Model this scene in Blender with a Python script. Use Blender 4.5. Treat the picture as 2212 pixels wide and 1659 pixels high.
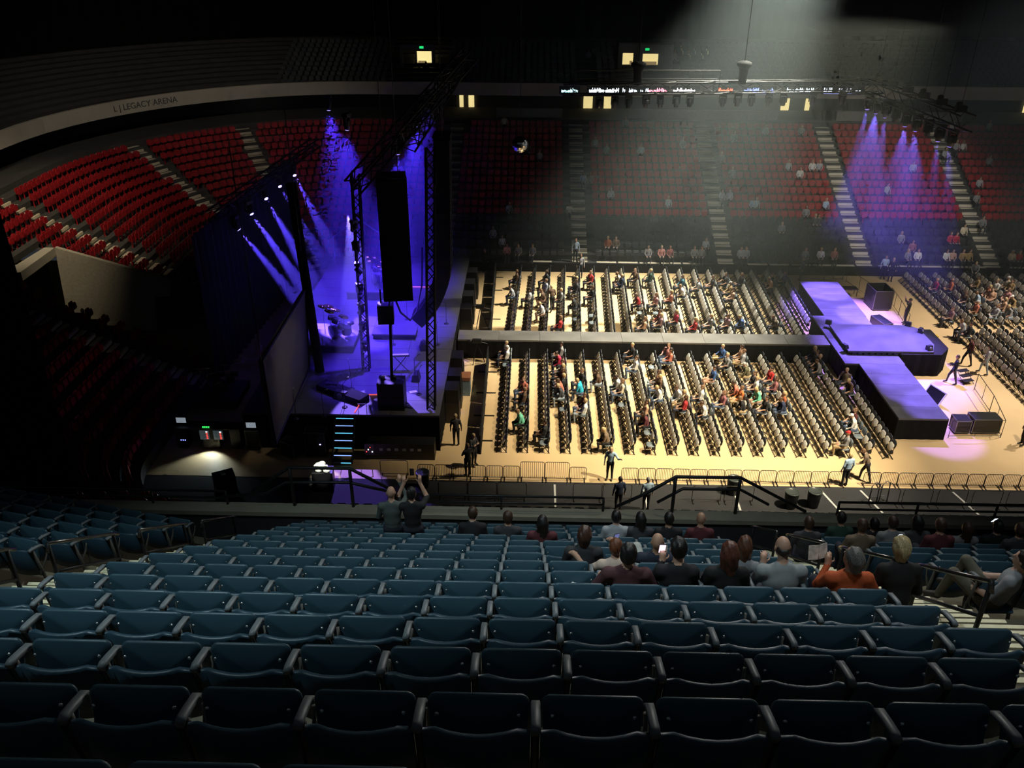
import bpy, bmesh, math, random
import numpy as np
from mathutils import Vector, Matrix
random.seed(7); rng = np.random.default_rng(7)
for _o in list(bpy.data.objects): bpy.data.objects.remove(_o)
SC = bpy.context.scene
COL = SC.collection

# ------------------------------------------------------------------ camera
IMG_W, IMG_H, FPX = 2212.0, 1659.0, 1853.0
PITCH, YAW, ROLL, EYE = math.radians(28.6), math.radians(1.17), math.radians(0.35), 22.5
_f = np.array([-math.sin(YAW)*math.cos(PITCH), math.cos(YAW)*math.cos(PITCH), -math.sin(PITCH)])
_r = np.array([math.cos(YAW), math.sin(YAW), 0.0]); _u = np.cross(_r, _f)
_c, _s = math.cos(ROLL), math.sin(ROLL)
_r, _u = _c*_r + _s*_u, -_s*_r + _c*_u
CAMP = np.array([0.0, 0.0, EYE])
cam = bpy.data.cameras.new('camera'); camo = bpy.data.objects.new('camera', cam); COL.objects.link(camo)
cam.sensor_fit = 'HORIZONTAL'; cam.sensor_width = 36.0; cam.lens = FPX/IMG_W*36.0
cam.clip_start = 0.05; cam.clip_end = 400
camo.matrix_world = Matrix(((_r[0], _u[0], -_f[0], 0), (_r[1], _u[1], -_f[1], 0), (_r[2], _u[2], -_f[2], EYE), (0, 0, 0, 1)))
SC.camera = camo
def _ray(px, py): return _f + _r*(px-IMG_W/2)/FPX - _u*(py-IMG_H/2)/FPX
def atz(px, py, z=0.0):
    d = _ray(px, py); t = (z-EYE)/d[2]; return Vector(CAMP + d*t)
def aty(px, py, y):
    d = _ray(px, py); return Vector(CAMP + d*(y/d[1]))

# ------------------------------------------------------------------ world, exposure
w = bpy.data.worlds.new('world'); SC.world = w; w.use_nodes = True
w.node_tree.nodes['Background'].inputs[0].default_value = (0.55, 0.68, 0.8, 1)
w.node_tree.nodes['Background'].inputs[1].default_value = 0.032
vs = SC.view_settings
vs.view_transform = 'Standard'; vs.look = 'None'; vs.exposure = 0.0; vs.gamma = 1.0; vs.use_curve_mapping = False

# ------------------------------------------------------------------ arena lights
def spot(name, loc, tgt, power, color, angle, blend=0.4, radius=0.25):
    l = bpy.data.lights.new(name, 'SPOT'); l.energy = power; l.color = color; l.spot_size = math.radians(angle); l.spot_blend = blend
    l.shadow_soft_size = radius
    o = bpy.data.objects.new(name, l); COL.objects.link(o); o.location = loc
    o.rotation_euler = (Vector(tgt)-Vector(loc)).to_track_quat('-Z', 'Y').to_euler(); return o
WARM = (1.0, 0.87, 0.62)
spot('unseen_flood', (17, 54, 28), (6.5, 49.5, 0), 180000, (0.95, 0.92, 0.76), 44, 1.0)
spot('unseen_flood', (21, 25, 27), (9.0, 35.8, 0), 76000, WARM, 38, 0.9)
spot('unseen_flood', (38, 42, 27), (31, 44, 0), 60000, (1.0, 0.90, 0.76), 56, 0.9)
spot('unseen_flood', (16, 34, 27), (4.5, 40, 0), 44000, WARM, 48, 0.9)
spot('unseen_flood', (22, 23, 26), (19, 34.5, 0), 24000, (1.0, 0.88, 0.7), 40, 0.9)
spot('unseen_flood', (25, 30, 28), (27, 66, 3), 30000, (0.95, 0.95, 0.90), 28, 0.9)  # unseen spot added to brighten the right of the far bowl
spot('unseen_flood', (9, 30, 28), (11.5, 64, 1.5), 9000, (0.95, 0.95, 0.9), 25, 0.9)  # unseen spot added for the lower rows of the far bowl
spot('unseen_flood', (-22, 36, 27), (-30, 49.5, 6.5), 14000, (1.0, 0.84, 0.58), 36, 0.9)  # unseen, added to lift the red end stand and wedge wall
spot('unseen_flood', (-18, 38, 27), (-27, 64, 9.8), 6200, (1.0, 0.9, 0.75), 56, 0.9)  # unseen, added to brighten the left fascia band
# dim unseen fill spots added to brighten the camera-side stand
spot('stand_fill', (-5.5, 5.2, 29), (-2.6, 8.0, 15.5), 3000, (0.72, 0.94, 1.0), 54, 0.9, 0.4)
spot('stand_fill', (3.5, 5.4, 29), (3.0, 8.4, 15.2), 1500, (0.80, 0.94, 1.0), 50, 0.9, 0.4)
spot('stand_fill', (6, 20, 26), (0.8, 7.5, 15.4), 3600, (1.0, 0.97, 0.9), 62, 0.9, 0.3)  # added from the stage side for rims along the seat tops
BLUE = (0.075, 0.03, 1.0); VIOLET = (0.24, 0.15, 1.0)

# ------------------------------------------------------------------ helpers
class MB:
    def __init__(self): self.v = []; self.f = []; self.m = []; self.sm = []
    def add(self, vs, fs, m=0, smooth=False):
        b = len(self.v); self.v += [tuple(p) for p in vs]
        for f in fs: self.f.append(tuple(b+i for i in f)); self.m.append(m); self.sm.append(smooth)
        return self
    def box(self, c, s, m=0, rot=None):
        hx, hy, hz = s[0]/2, s[1]/2, s[2]/2
        P = [Vector((x, y, z)) for x in (-hx, hx) for y in (-hy, hy) for z in (-hz, hz)]
        if rot is not None: P = [rot @ p for p in P]
        c = Vector(c)
        return self.add([p+c for p in P], [(0,1,3,2),(4,6,7,5),(0,4,5,1),(2,3,7,6),(0,2,6,4),(1,5,7,3)], m)
    def bbox(self, lo, hi, m=0):
        return self.box([(a+b)/2 for a, b in zip(lo, hi)], [abs(b-a) for a, b in zip(lo, hi)], m)
    def tube(self, pts, r, n=6, m=0, closed=False):
        pts = [Vector(p) for p in pts]; rings = []
        for i, p in enumerate(pts):
            a = pts[max(i-1, 0)]; b = pts[min(i+1, len(pts)-1)]
            if closed: a = pts[i-1]; b = pts[(i+1) % len(pts)]
            t = (b-a).normalized(); up = Vector((0, 0, 1)) if abs(t.z) < 0.95 else Vector((1, 0, 0))
            s = t.cross(up).normalized(); q = s.cross(t)
            rr = r[i] if isinstance(r, (list, tuple)) else r
            rings.append([p + s*rr*math.cos(2*math.pi*k/n) + q*rr*math.sin(2*math.pi*k/n) for k in range(n)])
        V = [v for R in rings for v in R]; F = []
        L = len(rings)
        for i in range(L if closed else L-1):
            j = (i+1) % L
            for k in range(n): F.append((i*n+k, i*n+(k+1) % n, j*n+(k+1) % n, j*n+k))
        if not closed: F += [tuple(range(n-1, -1, -1)), tuple((L-1)*n+k for k in range(n))]
        return self.add(V, F, m, n > 5)
    def lathe(self, c, prof, n=16, m=0, axis=None):
        c = Vector(c); q = Vector((0, 0, 1)).rotation_difference(Vector(axis).normalized()) if axis is not None else None
        V = []
        for r, z in prof:
            for k in range(n):
                p = Vector((r*math.cos(2*math.pi*k/n), r*math.sin(2*math.pi*k/n), z))
                V.append(c + (q @ p if q else p))
        F = []
        for i in range(len(prof)-1):
            for k in range(n): F.append((i*n+k, i*n+(k+1) % n, (i+1)*n+(k+1) % n, (i+1)*n+k))
        F += [tuple(range(n-1, -1, -1)), tuple((len(prof)-1)*n+k for k in range(n))]
        return self.add(V, F, m, True)
    def prism(self, poly, z0, z1, m=0):
        n = len(poly); V = [(x, y, z0) for x, y in poly] + [(x, y, z1) for x, y in poly]
        F = [tuple(range(n-1, -1, -1)), tuple(range(n, 2*n))] + [(i, (i+1) % n, n+(i+1) % n, n+i) for i in range(n)]
        return self.add(V, F, m)
    def quad(self, a, b, c, d, m=0): return self.add([a, b, c, d], [(0, 1, 2, 3)], m)
    def xf(self, M):
        self.v = [tuple(M @ Vector(p)) for p in self.v]; return self
    def mesh(self, name, mats):
        me = bpy.data.meshes.new(name); me.from_pydata(self.v, [], self.f)
        for mt in (mats if isinstance(mats, (list, tuple)) else [mats]): me.materials.append(mt)
        me.polygons.foreach_set('material_index', self.m); me.polygons.foreach_set('use_smooth', self.sm); me.update()
        return me
    def build(self, name, mats, parent=None, loc=None, rz=0.0):
        return obj(name, self.mesh(name, mats), parent, loc, rz)
def obj(name, data, parent=None, loc=None, rz=0.0):
    o = bpy.data.objects.new(name, data); COL.objects.link(o)
    if parent is not None: o.parent = parent
    if loc is not None: o.location = loc
    if rz: o.rotation_euler = (0, 0, rz)
    return o
def tag(o, label, cat, group=None, kind=None):
    o['label'] = label
    if cat: o['category'] = cat
    if group: o['group'] = group
    if kind: o['kind'] = kind
    return o
def thing(name, label, cat, loc=(0, 0, 0), rz=0.0, group=None):
    return tag(obj(name, None, None, loc, rz), label, cat, group)
def struct(o, label=None):
    o['kind'] = 'structure'
    if label: o['label'] = label
    return o
def rpad(w, h, t, r, n=4, puff=0.0, m=0):
    """rounded upright pad in XZ, thickness along Y, centred; slightly domed faces"""
    P = []
    for cx, cz, a0 in ((w/2-r, h/2-r, 0), (-w/2+r, h/2-r, 90), (-w/2+r, -h/2+r, 180), (w/2-r, -h/2+r, 270)):
        for i in range(n+1):
            a = math.radians(a0 + 90*i/n); P.append((cx+r*math.cos(a), cz+r*math.sin(a)))
    b = MB(); N = len(P); e = min(t*0.35, 0.02)
    V = []
    for s, y in ((1-2*e/w, -t/2), (1, -t/2+e), (1, t/2-e), (1-2*e/w, t/2)):
        V += [(x*s, y, z*s) for x, z in P]
    F = []
    for k in range(3):
        for i in range(N): F.append((k*N+i, k*N+(i+1) % N, (k+1)*N+(i+1) % N, (k+1)*N+i))
    V += [(0, -t/2-puff, 0), (0, t/2+puff, 0)]
    for i in range(N):
        F.append((4*N, (i+1) % N, i)); F.append((4*N+1, 3*N+i, 3*N+(i+1) % N))
    return b.add(V, F, m, True)
ORD = ['zeroth','first','second','third','fourth','fifth','sixth','seventh','eighth','ninth','tenth','eleventh','twelfth','thirteenth','fourteenth','fifteenth','sixteenth','seventeenth','eighteenth','nineteenth','twentieth','twenty-first','twenty-second','twenty-third','twenty-fourth','twenty-fifth','twenty-sixth','twenty-seventh','twenty-eighth','twenty-ninth','thirtieth']

# ------------------------------------------------------------------ materials
MT = {}
def mat(name, col, rough=0.6, metal=0.0, var=0.12, scale=6.0, bump=0.0, emit=None, estr=0.0, spec=0.5, alpha=1.0, detail=3):
    if name in MT: return MT[name]
    m = bpy.data.materials.new(name); m.use_nodes = True; nt = m.node_tree; b = nt.nodes['Principled BSDF']
    b.inputs['Roughness'].default_value = rough; b.inputs['Metallic'].default_value = metal
    b.inputs['Specular IOR Level'].default_value = spec
    tc = nt.nodes.new('ShaderNodeTexCoord'); nz = nt.nodes.new('ShaderNodeTexNoise'); nz.inputs['Scale'].default_value = scale; nz.inputs['Detail'].default_value = detail
    nt.links.new(tc.outputs['Object'], nz.inputs['Vector'])
    rp = nt.nodes.new('ShaderNodeValToRGB'); rp.color_ramp.elements[0].position = 0.3; rp.color_ramp.elements[1].position = 0.7
    rp.color_ramp.elements[0].color = tuple(c*(1-var) for c in col)+(1,); rp.color_ramp.elements[1].color = tuple(min(1, c*(1+var)) for c in col)+(1,)
    nt.links.new(nz.outputs['Fac'], rp.inputs['Fac']); nt.links.new(rp.outputs['Color'], b.inputs['Base Color'])
    if bump:
        bp = nt.nodes.new('ShaderNodeBump'); bp.inputs['Strength'].default_value = bump; bp.inputs['Distance'].default_value = 0.02
        nt.links.new(nz.outputs['Fac'], bp.inputs['Height']); nt.links.new(bp.outputs['Normal'], b.inputs['Normal'])
    if emit:
        b.inputs['Emission Color'].default_value = tuple(emit)+(1,); b.inputs['Emission Strength'].default_value = estr
    MT[name] = m; return m
def attr_mat(name, attr, rough=0.75):
    m = bpy.data.materials.new(name); m.use_nodes = True; nt = m.node_tree; b = nt.nodes['Principled BSDF']
    a = nt.nodes.new('ShaderNodeAttribute'); a.attribute_type = 'OBJECT'; a.attribute_name = attr
    tc = nt.nodes.new('ShaderNodeTexCoord'); nz = nt.nodes.new('ShaderNodeTexNoise'); nz.inputs['Scale'].default_value = 14
    nt.links.new(tc.outputs['Object'], nz.inputs['Vector'])
    mr = nt.nodes.new('ShaderNodeMapRange'); mr.inputs['To Min'].default_value = 0.8; mr.inputs['To Max'].default_value = 1.15
    nt.links.new(nz.outputs['Fac'], mr.inputs['Value'])
    mx = nt.nodes.new('ShaderNodeVectorMath'); mx.operation = 'SCALE'
    nt.links.new(a.outputs['Color'], mx.inputs[0]); nt.links.new(mr.outputs['Result'], mx.inputs['Scale'])
    nt.links.new(mx.outputs['Vector'], b.inputs['Base Color']); b.inputs['Roughness'].default_value = rough
    MT[name] = m; return m
BLK = mat('black_steel', (0.012, 0.012, 0.013), 0.45)
MATTE = mat('matte_black', (0.010, 0.010, 0.011), 0.9, spec=0.2)
DRAPE = mat('black_drape', (0.006, 0.006, 0.006), 1.0, spec=0.1, bump=0.3)
CONC = mat('concrete', (0.42, 0.36, 0.27), 0.85, scale=0.7, var=0.10, bump=0.05)
TREADC = mat('terrace_concrete', (0.055, 0.052, 0.05), 0.9, scale=0.9)
STEPC = mat('step_concrete', (0.70, 0.63, 0.48), 0.85, scale=2.0)
FLOORM = mat('arena_floor', (0.62, 0.44, 0.235), 0.62, scale=0.28, var=0.10, spec=0.35, detail=8)
WALKM = mat('grey_walkway', (0.036, 0.036, 0.038), 0.9, scale=0.5, spec=0.1)
WHITEW = mat('white_painted_wall', (0.48, 0.44, 0.36), 0.8, scale=0.4, var=0.06)
GREYW = mat('grey_wall', (0.16, 0.16, 0.155), 0.85, scale=0.4)
REDP = mat('red_plastic', (0.36, 0.014, 0.02), 0.38, scale=3)
DKP = mat('dark_plastic', (0.030, 0.034, 0.040), 0.4, scale=3)
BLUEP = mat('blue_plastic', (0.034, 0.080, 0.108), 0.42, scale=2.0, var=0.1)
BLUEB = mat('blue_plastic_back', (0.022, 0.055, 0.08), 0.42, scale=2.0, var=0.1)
ARMM = mat('armrest_grey', (0.16, 0.18, 0.19), 0.5, scale=8)
BOLTM = mat('bolt_steel', (0.7, 0.7, 0.68), 0.25, 0.9)
STEEL = mat('bare_steel', (0.45, 0.45, 0.44), 0.3, 0.9)
CASTM = mat('cast_iron', (0.10, 0.09, 0.075), 0.6, scale=10)
STAGEM = mat('stage_deck', (0.085, 0.085, 0.095), 0.55, scale=1.2, var=0.12)
STAGE2 = mat('stage_deck_worn', (0.075, 0.075, 0.085), 0.5, scale=0.9, var=0.3, detail=6)
SKIRT = mat('stage_skirt', (0.010, 0.010, 0.011), 1.0, spec=0.1, bump=0.2)
PADM = mat('chair_pad', (0.022, 0.026, 0.032), 0.55, scale=9)
PANM = mat('chair_seat_shell', (0.50, 0.47, 0.41), 0.5, scale=9, var=0.06)
YELL = mat('lit_doorway', (0.8, 0.7, 0.4), 0.9, emit=(1.0, 0.84, 0.36), estr=0.95)
GREENE = mat('exit_sign_green', (0.0, 0.3, 0.1), 0.6, emit=(0.02, 0.9, 0.22), estr=0.9)
BLUELENS = mat('blue_lens', (0.1, 0.1, 0.9), 0.2, emit=(0.35, 0.28, 1.0), estr=6)
VIOLENS = mat('violet_lens', (0.2, 0.1, 0.9), 0.2, emit=(0.3, 0.2, 1.0), estr=4)
PHONE = mat('phone_screen', (0.5, 0.5, 0.6), 0.3, emit=(0.75, 0.85, 1.0), estr=1.6)
PINKPH = mat('phone_screen_pink', (0.5, 0.4, 0.5), 0.3, emit=(1.0, 0.72, 0.95), estr=1.5)
CYANE = mat('step_light_cyan', (0.1, 0.4, 0.6), 0.4, emit=(0.12, 0.62, 1.0), estr=1.3)
REDE = mat('red_tape_light', (0.6, 0.1, 0.1), 0.5, emit=(1.0, 0.13, 0.12), estr=0.8)
WHITEE = mat('white_lamp', (0.8, 0.8, 0.8), 0.4, emit=(0.9, 0.95, 1.0), estr=2.0)
PSKIN = attr_mat('person_skin', 'skin', 0.55); PSHIRT = attr_mat('person_shirt', 'shirt', 0.85); PTROU = attr_mat('person_trousers', 'trousers', 0.85); PHAIR = attr_mat('person_hair', 'hair', 0.55)
def _strands(m):
    nt = m.node_tree; b = nt.nodes['Principled BSDF']; tc = nt.nodes.new('ShaderNodeTexCoord'); mp = nt.nodes.new('ShaderNodeMapping'); mp.inputs['Scale'].default_value = (1.0, 1.0, 0.10)
    nz = nt.nodes.new('ShaderNodeTexNoise'); nz.inputs['Scale'].default_value = 130; nz.inputs['Detail'].default_value = 2
    nt.links.new(tc.outputs['Object'], mp.inputs['Vector']); nt.links.new(mp.outputs['Vector'], nz.inputs['Vector'])
    mr = nt.nodes.new('ShaderNodeMapRange'); mr.inputs['From Min'].default_value = 0.3; mr.inputs['From Max'].default_value = 0.7; mr.inputs['To Min'].default_value = 0.45; mr.inputs['To Max'].default_value = 1.6
    nt.links.new(nz.outputs['Fac'], mr.inputs['Value']); sc = [n for n in nt.nodes if n.type == 'VECT_MATH'][0]; nt.links.new(mr.outputs['Result'], sc.inputs['Scale'])
    bp = nt.nodes.new('ShaderNodeBump'); bp.inputs['Strength'].default_value = 0.6; bp.inputs['Distance'].default_value = 0.006; nt.links.new(nz.outputs['Fac'], bp.inputs['Height']); nt.links.new(bp.outputs['Normal'], b.inputs['Normal']); b.inputs['Roughness'].default_value = 0.42
_strands(PHAIR)
PSHOE = mat('shoe_leather', (0.03, 0.025, 0.02), 0.6)
SCREENM = mat('screen_back', (0.105, 0.10, 0.085), 0.9, scale=0.6, var=0.05)
WHITEP = mat('white_plastic_bag', (0.75, 0.75, 0.70), 0.4, bump=0.5, scale=25)
PAPER = mat('printed_paper', (0.7, 0.66, 0.58), 0.7, scale=18, var=0.35)
CHROME = mat('chrome', (0.8, 0.8, 0.85), 0.12, 1.0)
DRUMW = mat('drum_head', (0.75, 0.75, 0.78), 0.4)
BRASS = mat('cymbal_brass', (0.7, 0.5, 0.2), 0.25, 1.0)
MIRROR = mat('mirror_tile', (0.85, 0.85, 0.85), 0.05, 1.0, var=0.05)
MONIT = mat('monitor_screen', (0.3, 0.35, 0.4), 0.4, emit=(0.55, 0.65, 0.75), estr=0.35)
REDPAD = mat('red_cushion', (0.55, 0.02, 0.04), 0.7)
YELLOWM = mat('yellow_ramp', (0.7, 0.45, 0.05), 0.6)
# ================================================================== SETTING
BASE_FAR, TRD, RISE, Z0, NROW = 58.4, 0.80, 0.368, 0.62, 19
CXL, CYF, CYN, R0 = -13.5, 54.5, 32.6, 3.9
VOM = (42.0, 46.6)   # tunnel through the end stand
def path(t, n=14, near=True, x_right=47.0, far=True):
    """plan polyline of the bowl at offset t from the arena floor edge"""
    P = []
    if far: P += [(x_right, BASE_FAR+t), (CXL, BASE_FAR+t)]
    r = R0+t
    P += [(CXL+r*math.cos(math.radians(90+90*i/n)), CYF+r*math.sin(math.radians(90+90*i/n))) for i in range(1, n+1)]
    if near:
        P += [(CXL-r, VOM[1]), (CXL-r, VOM[0])]
        P += [(CXL+r*math.cos(math.radians(180+90*i/n)), CYN+r*math.sin(math.radians(180+90*i/n))) for i in range(0, n+1)]
        P += [(x_right, CYN-r)]
    else: P.append((CXL-r, 36.0))
    return P
def sweep(prof, mb, near=True, m=0, cut=0):
    """prof = [(t, z)...] swept along the bowl path"""
    rows = [[(x, y, z) for x, y in path(t, near=near)] for t, z in prof]
    N = len(rows[0]); V = [p for R in rows for p in R]; F = []
    for i in range(len(rows)-1):
        for k in range(N-1):
            if i < cut and k == 16: continue
            F.append((i*N+k, i*N+k+1, (i+1)*N+k+1, (i+1)*N+k))
    return mb.add(V, F, m)
# event floor and walkways
fl = MB(); fl.bbox((-40, 32.05, -0.3), (48, 59.2, 0.0)); struct(fl.build('floor', FLOORM))
fl = MB(); fl.bbox((-40, 26, -0.3), (48, 32.05, -0.01)); struct(fl.build('floor', WALKM))
# painted lines on the near walkway
for i, x in enumerate([1.3, 5.3, 9.3, 13.4, 15.2, 19.3]):
    b = MB(); b.box((x, 31.0, 0.0), (0.09, 1.7, 0.012), rot=Matrix.Rotation(math.radians(14 if i > 2 else 0), 3, 'Z')); o = b.build('floor_line', mat('line_paint', (0.5, 0.5, 0.48), 0.7)); struct(o)
# bowl terraces
prof = [(0, 0), (0, Z0)]
for i in range(NROW):
    prof += [((i+1)*TRD, Z0+i*RISE)]
    prof += [((i+1)*TRD, Z0+(i+1)*RISE)]
ZT = Z0+NROW*RISE; TT = NROW*TRD
prof += [(20.2, ZT), (20.2, 9.3)]
b = MB(); sweep(prof, b, cut=2+2*13); struct(b.build('floor_terrace', TREADC))
# deck soffit + fascia + upper deck
b = MB(); sweep([(20.2, 9.3), (16.5, 9.3), (16.5, 9.33), (20.2, 9.33)], b); struct(b.build('ceiling_soffit', GREYW))
b = MB(); sweep([(16.3, 9.3), (16.3, 10.32), (16.6, 10.32), (16.6, 9.3), (16.3, 9.3)], b); struct(b.build('wall_fascia', WHITEW))
prof = []
for i in range(14): prof += [(16.6+i*0.85, 9.4+i*0.27), (16.6+(i+1)*0.85, 9.4+i*0.27)]
b = MB(); sweep(prof, b, near=False); struct(b.build('floor_upper_deck', TREADC))
# black drape closing off the top rows (pleated, wavy hem)
P = path(27.2, n=20, near=False); L = [0.0]
for a, c in zip(P, P[1:]): L.append(L[-1]+math.hypot(c[0]-a[0], c[1]-a[1]))
V = []; F = []; n = 700
for k in range(n+1):
    s = L[-1]*k/n; j = max(i for i in range(len(L)) if L[i] <= s+1e-6); j = min(j, len(P)-2)
    u = (s-L[j])/(L[j+1]-L[j]); x = P[j][0]+(P[j+1][0]-P[j][0])*u; y = P[j][1]+(P[j+1][1]-P[j][1])*u
    dx, dy = P[j+1][0]-P[j][0], P[j+1][1]-P[j][1]; q = math.hypot(dx, dy); nx, ny = -dy/q, dx/q
    o = 0.12*math.sin(s*4.2); hem = 12.5+0.10*math.sin(s*0.35)+0.08*math.sin(s*0.8+1)
    V += [(x+nx*o, y+ny*o, hem), (x+nx*o, y+ny*o, 30.5)]
    if k: F.append((2*k-2, 2*k, 2*k+1, 2*k-1))
b = MB(); b.add(V, F); tag(b.build('drape', DRAPE), 'long black drape hung above the far upper deck', 'curtain')
b = MB(); b.bbox((-60, 18, 30.6), (60, 96, 31.0)); struct(b.build('ceiling', MATTE))
b = MB(); b.bbox((-70, 95, -1), (60, 95.5, 31)); struct(b.build('wall_far', MATTE))
b = MB(); b.bbox((-70, -6, -1), (-69.5, 96, 31)); struct(b.build('wall_left', MATTE))
# vomitory walls with lit doorways in the upper deck
def wall_open(name, x0, x1, y, z0, z1, holes, m, depth=0.35):
    b = MB(); xs = sorted(set([x0, x1]+[h[0] for h in holes]+[h[1] for h in holes]))
    for a, c in zip(xs, xs[1:]):
        hs = [h for h in holes if h[0] <= a+1e-6 and h[1] >= c-1e-6]
        if not hs: b.bbox((a, y, z0), (c, y+depth, z1))
        else:
            h = hs[0]
            if h[2] > z0+0.02: b.bbox((a, y, z0), (c, y+depth, h[2]))
            if h[3] < z1-0.02: b.bbox((a, y, h[3]), (c, y+depth, z1))
    return struct(b.build(name, m))
wall_open('wall_vomitory', 7.5, 12.3, 80.0, 9.4, 12.75, [(7.9, 8.85, 9.45, 12.05), (9.65, 11.05, 9.45, 12.0)], mat('vomitory_paint', (0.34, 0.34, 0.32), 0.8))
b = MB(); b.bbox((7.5, 80.35, 9.4), (7.7, 83, 12.75)); b.bbox((12.1, 80.35, 9.4), (12.3, 83, 12.75)); b.bbox((7.5, 80, 12.75), (12.3, 83, 12.9)); struct(b.build('wall_vomitory_side', GREYW))
wall_open('wall_vomitory', -11.7, -8.6, 80.0, 9.4, 12.6, [(-11.45, -10.35, 9.6, 12.1), (-10.22, -8.9, 9.45, 12.05)], GREYW)
nd = 0
def lit_door(x0, x1, y, z0, z1, panels=()):
    global nd
    nd += 1
    d = struct(obj('door_%d' % nd, None, None, ((x0+x1)/2, y, z0)))
    b = MB(); b.bbox((x0-(x0+x1)/2, 0.6, 0), (x1-(x0+x1)/2, 0.66, z1-z0)); b.build('lit_opening', YELL, d)  # glowing sheet stands for the lit concourse behind the opening
    for (a, c, h) in panels:
        b = MB(); b.bbox((a, 0.45, 0), (c, 0.5, h)); b.build('door_leaf', mat('door_wood_glow', (0.45, 0.33, 0.14), 0.6, emit=(1.0, 0.75, 0.35), estr=0.22), d)  # faint glow in the leaf's material imitates light from the doorway
    return d
lit_door(7.75, 8.9, 80.0, 9.45, 12.1, [(0.25, 0.5, 1.9)])
lit_door(9.6, 11.1, 80.0, 9.45, 12.05, [(-0.62, 0.62, 1.85), ])
lit_door(-10.25, -8.85, 80.0, 9.45, 12.1, [(-0.6, 0.12, 1.75)])
for x, lb in ((10.0, 'green exit sign over the lit doorway behind the lighting truss'), (-9.75, 'green exit sign over the lit doorway with two silhouettes')):
    t = thing('exit_sign', lb, 'exit sign', (x, 79.9, 12.25), 0, 'exit signs'); b = MB(); b.box((0, 0.03, 0.13), (0.42, 0.06, 0.26)); b.build('housing', BLK, t)
    b = MB(); b.box((0, -0.01, 0.13), (0.36, 0.02, 0.2)); b.build('lit_face', GREENE, t)
# lower concourse portals below the fascia
for (x0, x1, zz) in [(4.55, 5.35, 8.75), (6.35, 7.0, 8.75), (-6.4, -6.05, 8.9), (-5.6, -5.1, 8.9), (21.9, 22.6, 8.7), (24.0, 24.4, 8.7), (43.0, 45.5, 9.2)]:
    lit_door(x0, x1, 77.85, 7.62, zz)
for x0, x1 in ((8.2, 20.6), (-3, 2.6), (25.5, 36)):
    b = MB(); b.bbox((x0, 74.3, 7.3), (x1, 74.6, 8.35)); struct(b.build('wall_parapet', mat('parapet_paint', (0.26, 0.25, 0.235), 0.85)))
# corner vomitory in the end stand (white wedge wall and dark recess)
b = MB(); W4 = [(-27.34, 5.61), (-20.93, 3.71), (-21.17, 2.68), (-22.1, 2.61), (-22.4, 0.4), (-26.3, 0.4), (-27.6, 1.9)]
b.add([(x, 46.5, z) for x, z in W4]+[(x, 46.75, z) for x, z in W4], [(6, 5, 4, 3, 2, 1, 0), (7, 8, 9, 10, 11, 12, 13)]+[(k, (k+1) % 7, 7+(k+1) % 7, 7+k) for k in range(7)])
struct(b.build('wall_corner_vomitory', mat('wedge_paint', (0.42, 0.38, 0.30), 0.85)))
b = MB(); a, c = Vector((-27.34, 46.5, 5.61)), Vector((-27.5, 43.0, 5.46)); b.add([a, c, c+Vector((-0.9, -0.4, 0)), a+Vector((-0.6, 0, 0)), a-Vector((0, 0, 0.5)), c-Vector((0, 0, 0.5))], [(0, 1, 2, 3), (0, 4, 5, 1)]); struct(b.build('wall_vomitory_cap', WHITEW))
b = MB(); b.bbox((-28.4, 42.0, 0.0), (-28.0, 46.45, 5.1)); b.bbox((-28.4, 41.8, 0.0), (-17.4, 42.0, 0.6)); struct(b.build('wall_vomitory_recess', MATTE))
# lettering on the fascia
fc = bpy.data.curves.new('lettering', 'FONT'); fc.body = 'L | LEGACY ARENA'; fc.size = 0.62; fc.extrude = 0.015
fo = bpy.data.objects.new('fascia_lettering', fc); COL.objects.link(fo)
dg = bpy.context.evaluated_depsgraph_get(); me = bpy.data.meshes.new_from_object(fo.evaluated_get(dg)); bpy.data.objects.remove(fo)
me.materials.clear(); me.materials.append(mat('fascia_letter', (0.09, 0.085, 0.08), 0.7))
# wrap the lettering round the corner fascia
a0 = math.atan2(64.2-CYF, -30.1-CXL); Rr = R0+16.28
for v in me.vertices:
    ang = a0 - v.co.x/Rr; d = Rr - 0.02 - v.co.z; z = 9.62+v.co.y
    v.co = (CXL+d*math.cos(ang), CYF+d*math.sin(ang), z)
o = obj('fascia_lettering', me); tag(o, 'dark arena name lettering on the curved pale fascia band', 'lettering')

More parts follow.
